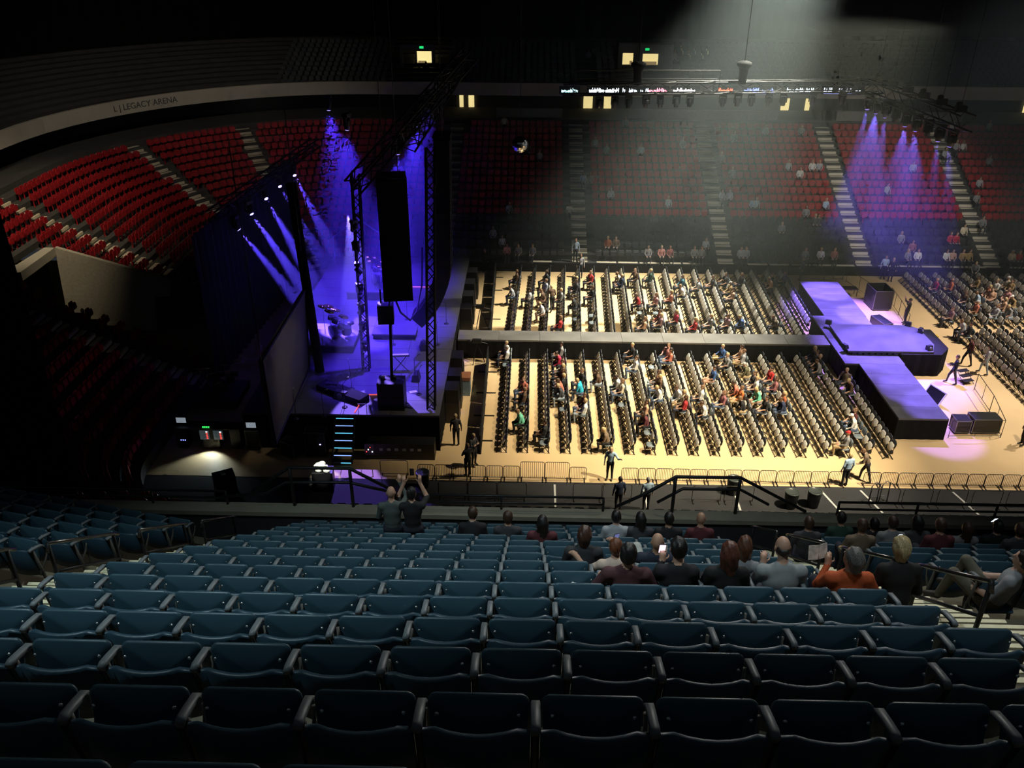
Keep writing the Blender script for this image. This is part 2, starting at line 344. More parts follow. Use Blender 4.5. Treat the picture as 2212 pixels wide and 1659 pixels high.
# LED ribbon on the far fascia: one panel per message with blurred glyph blocks
LED = [(1213, 1248, (0.55, 0.9, 0.95), 0.35), (1273, 1342, (0.85, 0.95, 1.0), 0.9), (1345, 1400, (0.8, 0.9, 1.0), 0.5), (1400, 1440, (0.9, 0.25, 0.35), 0.75), (1455, 1506, (1.0, 0.85, 0.9), 0.8),
       (1545, 1588, (1.0, 0.12, 0.06), 0.9), (1608, 1672, (0.25, 0.35, 1.0), 0.55), (1700, 1764, (0.8, 0.95, 1.0), 0.9), (1780, 1862, (0.75, 0.8, 1.0), 1.0)]
LN = ['pale cyan', 'bright white', 'white', 'pinkish red', 'white and pink', 'red and yellow', 'blue and white', 'white lower-case', 'bluish white']
for i, (x0, x1, c, f) in enumerate(LED):
    a = aty(x0, 195, 74.63); d = aty(x1, 195, 74.63); wd = d.x-a.x; cz = (a.z+d.z)/2
    t = thing('led_ribbon', '%s message panel on the far LED ribbon, %s from the stage side' % (LN[i], ORD[i+1]), 'led display', ((a.x+d.x)/2, 74.63, cz-0.32), 0, 'LED ribbon panels')
    b = MB(); b.bbox((-wd/2-0.2, 0, 0), (wd/2+0.2, 0.05, 0.64)); b.build('panel', mat('led_panel_dark', (0.01, 0.012, 0.015), 0.5), t)
    b = MB(); x = -wd/2
    while x < wd/2-0.12:
        g = random.choice((0.14, 0.2, 0.24)); h = random.choice((0.2, 0.3, 0.34))
        if random.random() < 0.86:
            b.bbox((x, -0.02, 0.16), (x+0.045, 0, 0.16+h)); b.bbox((x+g-0.05, -0.02, 0.16), (x+g, 0, 0.16+random.choice((0.16, h)))); b.bbox((x, -0.02, 0.16+h*random.choice((0, 0.45))), (x+g, 0, 0.21+h*0.5))
        x += g+0.05
    b.build('message', mat('led_msg_%d' % i, c, 0.5, emit=c, estr=6.0*f), t)
    if i in (6, 8):
        b = MB(); b.bbox((-wd/2, -0.02, 0.02), (wd/2, 0, 0.06)); b.build('underline', mat('led_blue', (0.3, 0.35, 1), 0.5, emit=(0.35, 0.4, 1.0), estr=0.9), t)

# ------------------------------------------------------------------ bowl seats
def bowl_seat_mesh(name, m):
    b = MB(); p = rpad(0.46, 0.40, 0.05, 0.09, 2); p.v = [(x, y+0.10+0.15*z, z+0.63) for x, y, z in p.v]; b.add(p.v, p.f)
    p = rpad(0.42, 0.36, 0.05, 0.06, 1); p.v = [(x, y-0.06+0.10*z, z+0.60) for x, y, z in p.v]; b.add(p.v, p.f, 0)
    b.bbox((-0.03, 0.02, 0), (0.03, 0.08, 0.46))
    return b.mesh(name, m)
ME_RED = bowl_seat_mesh('red_seat', REDP); ME_BLKS = bowl_seat_mesh('black_seat', DKP)
FAR_AISLES = [-6.2, 3.65, 14.15, 24.05, 33.2]
spots = []   # (x, y, z, rot, isblack, row, section)
for i in range(NROW-1):
    t = i*TRD+0.45; z = Z0+i*RISE; r = R0+t
    x = 46.0
    while x > CXL:
        da = min(abs(x-a) for a in FAR_AISLES)
        if da > 0.85 and not (-5.4 < x < -4.9 and i > 15): spots.append((x, BASE_FAR+t, z, 0.0, i < 5 and x > -9, i, sum(x < a for a in FAR_AISLES)))
        x -= 0.54
    n = int(math.radians(90)*r/0.56)
    for k in range(n):
        a = math.radians(90)+math.radians(90)*(k+0.5)/n
        da = min(abs(math.degrees(a)-q) for q in (122, 150))*math.pi/180*r
        if da > 0.75: spots.append((CXL+r*math.cos(a), CYF+r*math.sin(a), z, a-math.pi/2, False, i, 20))
    y = CYF
    while y > CYN:
        if abs(y-50.0) > 0.8 and abs(y-40.0) > 0.8 and not (41.7 < y < 46.9 and i < 14): spots.append((CXL-r, y, z, math.pi/2, False, i, 30))
        y -= 0.54
    for k in range(n):
        a = math.radians(180)+math.radians(90)*(k+0.5)/n
        if abs(math.degrees(a)-225)*math.pi/180*r > 0.75: spots.append((CXL+r*math.cos(a), CYN+r*math.sin(a), z, a-math.pi/2, False, i, 40))
def proj(p):
    v = np.array(p)-CAMP; d = v @ _f; return IMG_W/2+FPX*(v @ _r)/d, IMG_H/2-FPX*(v @ _u)/d, d
def inframe(p, mx=-10, my=-10):
    x, y, d = proj(p); return mx < x < IMG_W-mx and my < y < IMG_H-my
def stuff_join(name, me, places, label, cat):
    n = len(me.vertices); co = np.empty(n*3); me.vertices.foreach_get('co', co); co = co.reshape(-1, 3)
    fs = [tuple(p.vertices) for p in me.polygons]; V = []; F = []
    for j, (x, y, z, r) in enumerate(places):
        c, s = math.cos(r), math.sin(r)
        V.append(np.stack([co[:, 0]*c-co[:, 1]*s+x, co[:, 0]*s+co[:, 1]*c+y, co[:, 2]+z], 1)); F += [tuple(q+j*n for q in f) for f in fs]
    m2 = bpy.data.meshes.new(name); m2.from_pydata(np.concatenate(V).tolist(), [], F)
    for mt in me.materials: m2.materials.append(mt)
    m2.polygons.foreach_set('material_index', [p.material_index for p in me.polygons]*len(places)); m2.polygons.foreach_set('use_smooth', [False]*len(m2.polygons)); m2.update()
    return tag(obj(name, m2), label, cat, None, 'stuff')
SECN = ['rightmost stand section', 'section behind yellow ramp', 'section behind B-stage', 'section behind runway end', 'section behind runway start', 'section beside stage', 'section behind stage', '']
tot = {}
for kind, me, nm, cname in ((True, ME_BLKS, 'black_stadium_seat', 'black'), (False, ME_RED, 'red_stadium_seat', 'red')):
    S = [s for s in spots if s[4] == kind]
    cand = [s for s in S if s[6] < 20 and -1.5 < s[0] < 44 and inframe((s[0], s[1], s[2]+0.6))]
    cand.sort(key=lambda s: (s[5], abs(s[0]-16))); pick = cand[:300]; ids = set(id(s) for s in pick)
    cnt = {}
    for s in sorted(pick, key=lambda s: (s[5], s[0])):
        key = (s[5], s[6]); cnt[key] = cnt.get(key, 0)+1
        rown = s[5]+1 if kind else s[5]-4
        o = obj(nm, me, None, s[:3], s[3])
        tag(o, '%s bowl seat, %s %s row up, %s from left, %s' % (cname, ORD[rown], cname, ORD[min(30, cnt[key])], SECN[min(6, s[6])]), 'seat', '%s seats across the far lower bowl' % cname)
    rest = [s for s in S if id(s) not in ids]
    stuff_join('%s_seating' % nm, me, [(s[0], s[1], s[2], s[3]) for s in rest], '%s plastic seats filling the rest of the lower bowl' % cname, 'seats')
# upper deck seats (dark, under the drape)
up = []
for i in range(10):
    x = 45.0
    while x > -22:
        if abs(x-10) > 3 and abs(x+10) > 2.4 and abs(x-4.5) > 0.9: up.append((x, BASE_FAR+16.6+i*0.85+0.5, 9.4+i*0.27, 0))
        x -= 0.56
stuff_join('upper_deck_seating', ME_BLKS, up, 'dark seats along the far upper deck under the drape', 'seats')
# aisle stairs
stepme = MB(); stepme.bbox((-0.55, 0, -0.18), (0.55, 0.30, 0.0)); stepme = stepme.mesh('step', STEPC)
def stairs(name, loc0, dirv, rz, n0=0, n1=NROW):
    s = struct(obj(name, None, None, (0, 0, 0)), 'pale stair aisle climbing the far seating bowl')
    for i in range(n0, n1):
        for h in (0, 1):
            t = i*TRD+h*0.38-0.12
            o = obj('step', stepme, s, (loc0[0]+dirv[0]*t, loc0[1]+dirv[1]*t, Z0+i*RISE-0.18+h*0.184+0.012), rz)
for x in FAR_AISLES: stairs('stairs_aisle', (x, BASE_FAR), (0, 1), 0)
for y in (50.0, 40.0): stairs('stairs_aisle', (CXL-R0, y), (-1, 0), math.pi/2)
for q in (122, 150):
    a = math.radians(q); stairs('stairs_aisle', (CXL+R0*math.cos(a), CYF+R0*math.sin(a)), (math.cos(a), math.sin(a)), a-math.pi/2)
# low kerb in front of the first far row + front rail posts
b = MB(); b.bbox((-13, 58.25, 0), (46, 58.4, 0.66)); struct(b.build('wall_front_kerb', MATTE))
fr = struct(obj('trim_front_row', None, None, (0, 0, 0)), 'row of pale floor plates before the first black seats')
plate = MB(); plate.bbox((0, 0, 0.0), (1.4, 0.28, 0.03)); plate = plate.mesh('plate', STEPC)
for k in range(30):
    x = 0.2+k*1.55
    if min(abs(x+0.7-a) for a in FAR_AISLES) < 1.3: continue
    obj('plate', plate, fr, (x, 58.5, Z0))
# ================================================================== NEAR STAND (camera side)
SP, DY, DZ, YR1, ZR1 = 0.52, 0.835, 0.575, 2.75, 19.39      # seat pitch, row run, row rise, first row
XL, XR = -4.43, 3.37
SEATH = 0.86
def row_y(k): return YR1+DY*(k-1)
def tread_z(k): return ZR1-DZ*(k-1)-SEATH
BEND = math.radians(13)
NEARC = mat('near_terrace', (0.17, 0.145, 0.095), 0.9, scale=2.5)
for k in range(-1, 15):
    y0, y1, z = row_y(k)-0.50, row_y(k)+0.335, tread_z(k)
    b = MB(); b.bbox((XL-1.75, y0, z-0.7), (30, y1, z))
    # bent part on the left
    c, s = math.cos(BEND), math.sin(BEND); x0 = XL-1.75; Lx = 24
    V = []
    for yy in (y0, y1):
        for xx in (0, -Lx):
            for zz in (z-0.7, z): V.append((x0+xx*c, yy-xx*s, zz))
    b.add(V, [(0, 2, 3, 1), (4, 5, 7, 6), (1, 3, 7, 5), (0, 4, 6, 2), (2, 6, 7, 3)])
    struct(b.build('floor_tier', NEARC))
# parapet and lower slope
b = MB(); b.bbox((-30, 14.15, 3), (32, 14.5, 11.62)); struct(b.build('wall_parapet_near', mat('parapet_dark', (0.03, 0.03, 0.032), 0.9)))
b = MB(); b.bbox((-30, 14.1, 11.62), (32, 14.42, 11.72)); struct(b.build('trim_1', mat('parapet_cap', (0.30, 0.27, 0.20), 0.8, scale=2)))
# stair aisles of the near stand: pale half steps with nosings
stepn = MB(); stepn.bbox((-0.80, 0, -0.3), (0.80, 0.278, 0.0)); stepn.bbox((-0.80, 0.225, 0.0), (0.80, 0.275, 0.012), 1)
stepn = stepn.mesh('step', [NEARC, mat('step_nosing', (0.92, 0.84, 0.56), 0.6, scale=5)])
for xa, lb in ((XL-0.86, 'stair aisle with pale nosings left of the blue seats'), (XR+0.88, 'stair aisle with pale nosings right of the blue seats')):
    st = struct(obj('stairs_near', None, None, (0, 0, 0)), lb)
    for k in range(0, 14):
        for h in (0, 1, 2): obj('step', stepn, st, (xa, row_y(k)-0.08-0.14*0+h*0.278, tread_z(k)-h*0.192+0.19))
# ---- tip-up seat
def curved_back():
    b = MB(); n = 8; V = []; F = []
    for i in range(n+1):
        u = -1+2*i/n; x = 0.238*u; yc = -0.205+0.060*u*u
        top = 0.858+0.006*u*u; rr = 0.04*(abs(u) > 0.95)
        for (dy, z) in ((-0.05, top-rr), (-0.022, top-rr+0.006), (-0.012, top-rr), (0.045, 0.50), (0.06, 0.40), (0.035, 0.40), (0.02, 0.50)):
            V.append((x, yc+dy, z))
    m = 7
    for i in range(n):
        for j in range(m): F.append((i*m+j, (i+1)*m+j, (i+1)*m+(j+1) % m, i*m+(j+1) % m))
    F += [tuple(range(m-1, -1, -1)), tuple(n*m+j for j in range(m))]
    return b.add(V, F, 0, True)
def pan_mesh():
    p = rpad(0.445, 0.40, 0.035, 0.035, 3)
    M = Matrix.Rotation(math.radians(-14), 4, 'X'); q = MB()
    V = []
    for x, y, z in p.v:
        w = 1+0.05*(z/0.2); z2 = z+0.010*(1-(x/0.2)**2)*(1 if z > 0 else 0)
        V.append(M @ Vector((x*w*1.0, y+0.03*(1-(x/0.2)**2)*0.4, z2)))
    return q.add([v+Vector((0, -0.045, 0.665)) for v in V], p.f, 0, True)
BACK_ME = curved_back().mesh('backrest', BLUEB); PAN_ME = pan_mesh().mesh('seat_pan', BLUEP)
_b = MB(); _b.lathe((0, 0, 0), [(0.011, 0), (0.011, 0.004), (0.006, 0.008)], 8, axis=(0, -1, 0.25)); BOLT_ME = _b.mesh('bolt', BOLTM)
def arm_mesh():
    b = MB(); V = []; F = []
    prof = [(-0.20, 0.862), (-0.17, 0.868), (-0.08, 0.845), (0.0, 0.82), (0.025, 0.79)]
    for y, z in prof:
        for dx, dz in ((-0.024, -0.01), (-0.018, 0.008), (0.018, 0.008), (0.024, -0.01), (0.014, -0.03), (-0.014, -0.03)): V.append((dx, y, z+dz))
    for i in range(len(prof)-1):
        for j in range(6): F.append((i*6+j, i*6+(j+1) % 6, (i+1)*6+(j+1) % 6, (i+1)*6+j))
    F += [(5, 4, 3, 2, 1, 0), tuple(24+j for j in range(6))]
    return b.add(V, F, 0, True)
ARM_ME = arm_mesh().mesh('armrest', ARMM)
_b = MB(); _b.tube([(0, -0.15, 0.84), (0, -0.10, 0.5), (0, -0.08, 0.30), (0, -0.16, 0.0)], 0.022, 6); _b.tube([(0, -0.14, 0.42), (0, 0.02, 0.60), (0, 0.05, 0.70)], 0.016, 6); _b.box((0, -0.16, 0.012), (0.06, 0.16, 0.024)); STD_ME = _b.mesh('standard', CASTM)
def tip_seat(loc, rz, label, group, bolts=True, lastarm=False):
    t = thing('stadium_seat', label, 'seat', loc, rz, group)
    obj('backrest', BACK_ME, t); p = obj('seat_pan', PAN_ME, t)
    if bolts:
        for sx in (-1, 1):
            q = obj('bolt', BOLT_ME, p, (sx*0.185, -0.064-0.012, 0.815))
    obj('armrest', ARM_ME, t, (-SP/2, 0, 0)); obj('standard', STD_ME, t, (-SP/2, 0, 0))
    if lastarm: obj('armrest', ARM_ME, t, (SP/2, 0, 0)); obj('standard', STD_ME, t, (SP/2, 0, 0))
    SEATS.append((t, p)); return t
SEATS = []   # every tip-up seat of the near stand
GSEAT = 'blue tip-up seats of the upper stand'
for k in range(0, 15):
    off = 0.19 if k in (0, 1) else 0.0
    if k == 0: off = 0.06
    ncol = 15; yk = row_y(k); zk = tread_z(k)
    for c in range(ncol + (1 if k < 2 else 0)):
        x = XL+SP*(c+0.5)-off
        if not inframe((x, yk, zk+0.86), -260, -120): continue
        tip_seat((x, yk, zk), 0, 'dark blue tip-up seat, %s row from the bottom, %s from the left stair aisle' % (ORD[k+1], ORD[c+1]), GSEAT, k < 12, c == ncol-1+(1 if k < 2 else 0))
# neighbouring sections across the aisles
c_, s_ = math.cos(BEND), math.sin(BEND)
for k in range(6, 14):
    for j in range(9):
        q = 0.35+SP*j; x = XL-1.75-q*c_; y = row_y(k)+q*s_; z = tread_z(k)
        if not inframe((x, y, z+0.8), -60): continue
        tip_seat((x, y, z), -BEND, 'blue tip-up seat across left aisle, %s row above parapet, %s from aisle' % (ORD[15-k], ORD[j+1]), GSEAT, k < 10, j == 0)
for k in range(5, 14):
    for j in range(10):
        x = XR+1.75+0.3+SP*j; y = row_y(k); z = tread_z(k)
        if not inframe((x, y, z+0.8), -40): continue
        tip_seat((x, y, z), 0, 'blue tip-up seat across right aisle, %s row above parapet, %s from aisle' % (ORD[15-k], ORD[j+1]), GSEAT, k < 10, False)
# ---- rails
def rail(name, label, pts, mids=(), posts=(), r=0.028, m=BLK, group='black handrails of the near stand', mm=None):
    t = thing(name, label, 'railing', tuple(posts[0][0]) if posts else pts[0], 0, group); o = Vector(t.location)
    b = MB(); b.tube([Vector(p)-o for p in pts], r, 8); b.build('top_rail', mm or m, t)
    for mid in mids: b = MB(); b.tube([Vector(p)-o for p in mid], r*0.9, 8); b.build('mid_rail', m, t)
    for a, c in posts: b = MB(); b.tube([Vector(a)-o, Vector(c)-o], r, 8); b.build('post', m, t)
    return t
RAILM = mat('polished_rail', (0.10, 0.095, 0.09), 0.22, 0.8)
Y = 14.35
# guard rails at the foot of the two aisles
for nm, P, Q in (('raised guard rail with sloping ends at the foot of the left stair aisle', [(545, 1062), (625, 1010), (755, 1012), (850, 1060)], [(480, 1072), (575, 1066), (617, 1042), (752, 1042), (860, 1066)]),
                 ('raised guard rail with sloping ends at the foot of the right stair aisle', [(1330, 1095), (1395, 1066), (1460, 1030), (1600, 1032), (1740, 1105)], [(1420, 1085), (1475, 1056), (1600, 1058), (1660, 1090)])):
    p = [aty(x, y, Y) for x, y in P]; q = [aty(x, y, Y) for x, y in Q]
    rail('guard_rail', nm, p, [q], [((v.x, v.y, 11.72), tuple(v)) for v in (p[-3], p[-2])], 0.035)
# long low rails on the parapet
for i, (x0, x1) in enumerate(((-14, -6.2), (-2.6, 1.6), (6.4, 16))):
    a = Vector((x0, Y, 12.05)); c = Vector((x1, Y, 12.05)); n = max(2, int((x1-x0)/1.5))
    rail('parapet_rail', ['low rail on the parapet left of the blue seats', 'low rail on the parapet below the blue seats', 'low rail on the parapet right of the blue seats'][i], [a, c], [[a-Vector((0, 0, 0.17)), c-Vector((0, 0, 0.17))]],
         [((x0+(x1-x0)*j/n, Y, 11.72), (x0+(x1-x0)*j/n, Y, 12.05)) for j in range(n+1)], 0.026)
# aisle handrails: two posts with a sloping top bar each
def aisle_rail(x, ka, kb, label, hz=0.95, x2=None):
    ya, yb = row_y(ka), row_y(kb); za, zb = tread_z(ka), tread_z(kb); x2 = x if x2 is None else x2
    top = [(x, ya-0.05, za+hz-0.10), (x, ya, za+hz), (x2, yb, zb+hz), (x2, yb+0.12, zb+hz-0.1)]
    rail('aisle_handrail', label, top, [[(x, ya, za+hz*0.55), (x2, yb, zb+hz*0.55)]], [((x, ya, za), (x, ya, za+hz)), ((x2, yb, zb), (x2, yb, zb+hz))], 0.024, BLK, mm=RAILM)
aisle_rail(XL-1.25, 5.0, 6.4, 'left aisle handrail nearest the camera, partly cut by the frame')
aisle_rail(XL-1.25, 7.2, 8.8, 'left aisle handrail, second one down the steps')
aisle_rail(XL-1.25, 9.6, 11.2, 'left aisle handrail, third one down the steps')
aisle_rail(XL-1.25, 12.0, 13.6, 'left aisle handrail closest to the parapet')
aisle_rail(XR+1.0, 5.2, 6.6, 'right aisle handrail nearest the camera beside the man in grey')
aisle_rail(XR+1.0, 7.3, 8.9, 'right aisle handrail above the woman with pale grey hair')
aisle_rail(XR+1.0, 9.7, 11.3, 'right aisle handrail, third one down the steps')
aisle_rail(XR+1.0, 12.0, 13.5, 'right aisle handrail closest to the parapet')
# black drape hanging at the left edge
V = []; F = []; n = 90
for k in range(n+1):
    s = k/n; x = -16.1-13*s; y = 25.0+0.10*math.sin(k*1.3)+1.5*s; V += [(x, y, 3.9), (x, y, 30)]
    if k: F.append((2*k-2, 2*k-1, 2*k+1, 2*k))
b = MB(); b.add(V, F); tag(b.build('side_drape', DRAPE), 'tall black drape masking the arena at the left picture edge', 'curtain')
# ================================================================== PEOPLE (one continuous surface each, polygonised from blended body volumes)
def sdf_mesh(prims, h, name, mats):
    lo = np.full(3, 9e9); hi = -lo
    for p in prims:
        if p[0] == 'c':
            for q, r in ((p[1], p[3]), (p[2], p[4])): lo = np.minimum(lo, np.array(q)-r); hi = np.maximum(hi, np.array(q)+r)
        else: lo = np.minimum(lo, np.array(p[1])-np.array(p[2])); hi = np.maximum(hi, np.array(p[1])+np.array(p[2]))
    lo -= 3*h; hi += 3*h; n = np.ceil((hi-lo)/h).astype(int)+1
    ax = [lo[i]+h*np.arange(n[i]) for i in range(3)]
    D = np.full(n, 1.0); ZD = np.full(n, 1.0); ZI = np.zeros(n, np.int8)
    for p in prims:
        k = p[6] if p[0] == 'c' else p[4]; zn = p[5] if p[0] == 'c' else p[3]; mg = k+2.5*h
        if p[0] == 'c':
            a, b = np.array(p[1], float), np.array(p[2], float); l = np.minimum(a-p[3], b-p[4])-mg; g = np.maximum(a+p[3], b+p[4])+mg
        else:
            c = np.array(p[1], float); r = np.array(p[2], float); l = c-r-mg; g = c+r+mg
        i0 = np.maximum(((l-lo)/h).astype(int), 0); i1 = np.minimum(((g-lo)/h).astype(int)+2, n)
        sl = tuple(slice(i0[i], i1[i]) for i in range(3))
        X, Y_, Z = np.meshgrid(ax[0][sl[0]], ax[1][sl[1]], ax[2][sl[2]], indexing='ij'); Q = np.stack([X, Y_, Z], -1)
        if p[0] == 'c':
            ab = b-a; t = np.clip(((Q-a) @ ab)/max(ab @ ab, 1e-9), 0, 1); d = np.linalg.norm(Q-a-t[..., None]*ab, axis=-1)-(p[3]+(p[4]-p[3])*t)
        else:
            q = Q-c; k0 = np.linalg.norm(q/r, axis=-1); k1 = np.linalg.norm(q/(r*r), axis=-1)+1e-9; d = k0*(k0-1)/k1
        m = d < ZD[sl]; ZD[sl] = np.where(m, d, ZD[sl]); ZI[sl] = np.where(m, zn, ZI[sl])
        o = D[sl]; e = np.maximum(k-np.abs(o-d), 0)/max(k, 1e-6); D[sl] = np.minimum(o, d)-e*e*k*0.25
    # surface nets
    s = D < 0; cs = np.zeros(n-1, int)
    cor = [(i, j, k) for i in (0, 1) for j in (0, 1) for k in (0, 1)]
    def sub(A, c): return A[c[0]:A.shape[0]-1+c[0], c[1]:A.shape[1]-1+c[1], c[2]:A.shape[2]-1+c[2]]
    for c in cor: cs += sub(s, c)
    act = (cs > 0) & (cs < 8); idx = np.full(act.shape, -1); N = int(act.sum()); idx[act] = np.arange(N)
    acc = np.zeros((N, 3)); cnt = np.zeros(N)
    for c in cor:
        for axn in range(3):
            if c[axn]: continue
            c2 = list(c); c2[axn] = 1
            da, db = sub(D, c)[act], sub(D, tuple(c2))[act]; m = (da < 0) != (db < 0)
            t = np.where(m, da/np.where(m, da-db, 1), 0); P = np.zeros((N, 3)); P[:] = c; P[:, axn] = t
            acc += P*m[:, None]; cnt += m
    V = lo+h*(np.argwhere(act)+acc/cnt[:, None])
    F = []
    for axn in range(3):
        A = np.take(s, range(0, n[axn]-1), axn); B = np.take(s, range(1, n[axn]), axn); E = np.argwhere(A != B)
        u, v = [(1, 2), (2, 0), (0, 1)][axn]
        for e in (E,):
            ok = (e[:, u] > 0) & (e[:, v] > 0); e = e[ok]
            q = []
            for du, dv in ((-1, -1), (0, -1), (0, 0), (-1, 0)):
                g = e.copy(); g[:, u] += du; g[:, v] += dv; q.append(idx[g[:, 0], g[:, 1], g[:, 2]])
            q = np.stack(q, 1); fl = ~A[e[:, 0], e[:, 1], e[:, 2]]; q[fl] = q[fl][:, ::-1]; F.append(q)
    F = np.concatenate(F); F = F[(F >= 0).all(1)]
    me = bpy.data.meshes.new(name); me.from_pydata(V.tolist(), [], F.tolist())
    for m in mats: me.materials.append(m)
    gi = np.clip(np.round((V[F].mean(1)-lo)/h).astype(int), 0, n-1)
    me.polygons.foreach_set('material_index', ZI[gi[:, 0], gi[:, 1], gi[:, 2]].astype(int).tolist()); me.polygons.foreach_set('use_smooth', [True]*len(F)); me.update()
    return me
def rotx(p, a, o): y, z = p[1]-o[1], p[2]-o[2]; c, s = math.cos(a), math.sin(a); return (p[0], o[1]+y*c-z*s, o[2]+y*s+z*c)
def rotz(p, a, o): x, y = p[0]-o[0], p[1]-o[1]; c, s = math.cos(a), math.sin(a); return (o[0]+x*c-y*s, o[1]+x*s+y*c, p[2])
def hand(P, w, d, side, curl, fine, zone=0):
    d = Vector(d).normalized(); up = Vector((0, 0, 1)); sd = d.cross(up)
    if sd.length < 0.1: sd = Vector((1, 0, 0))
    sd.normalize(); nn = sd.cross(d).normalized(); w = Vector(w)
    P.append(('c', w, w+d*0.075, 0.030, 0.036, zone, 0.02))
    if not fine: P.append(('c', w+d*0.07, w+d*0.13-nn*curl*0.03, 0.030, 0.022, zone, 0.02)); return
    for i, L in enumerate((0.070, 0.080, 0.074, 0.058)):
        b = w+d*0.080+sd*(-0.030+0.020*i)*side; m = b+(d*math.cos(curl)-nn*math.sin(curl))*L*0.55; e = m+(d*math.cos(curl*2.1)-nn*math.sin(curl*2.1))*L*0.5
        P.append(('c', b, m, 0.0095, 0.009, zone, 0.005)); P.append(('c', m, e, 0.009, 0.0075, zone, 0.004))
    tb = w+d*0.025-sd*0.030*side; P.append(('c', tb, tb+(d*0.6-sd*side*0.7-nn*0.3).normalized()*0.045, 0.012, 0.010, zone, 0.008)); 
    te = tb+(d*0.6-sd*side*0.7-nn*0.3).normalized()*0.045; P.append(('c', te, te+(d*0.9-nn*0.5).normalized()*0.032, 0.010, 0.008, zone, 0.005))
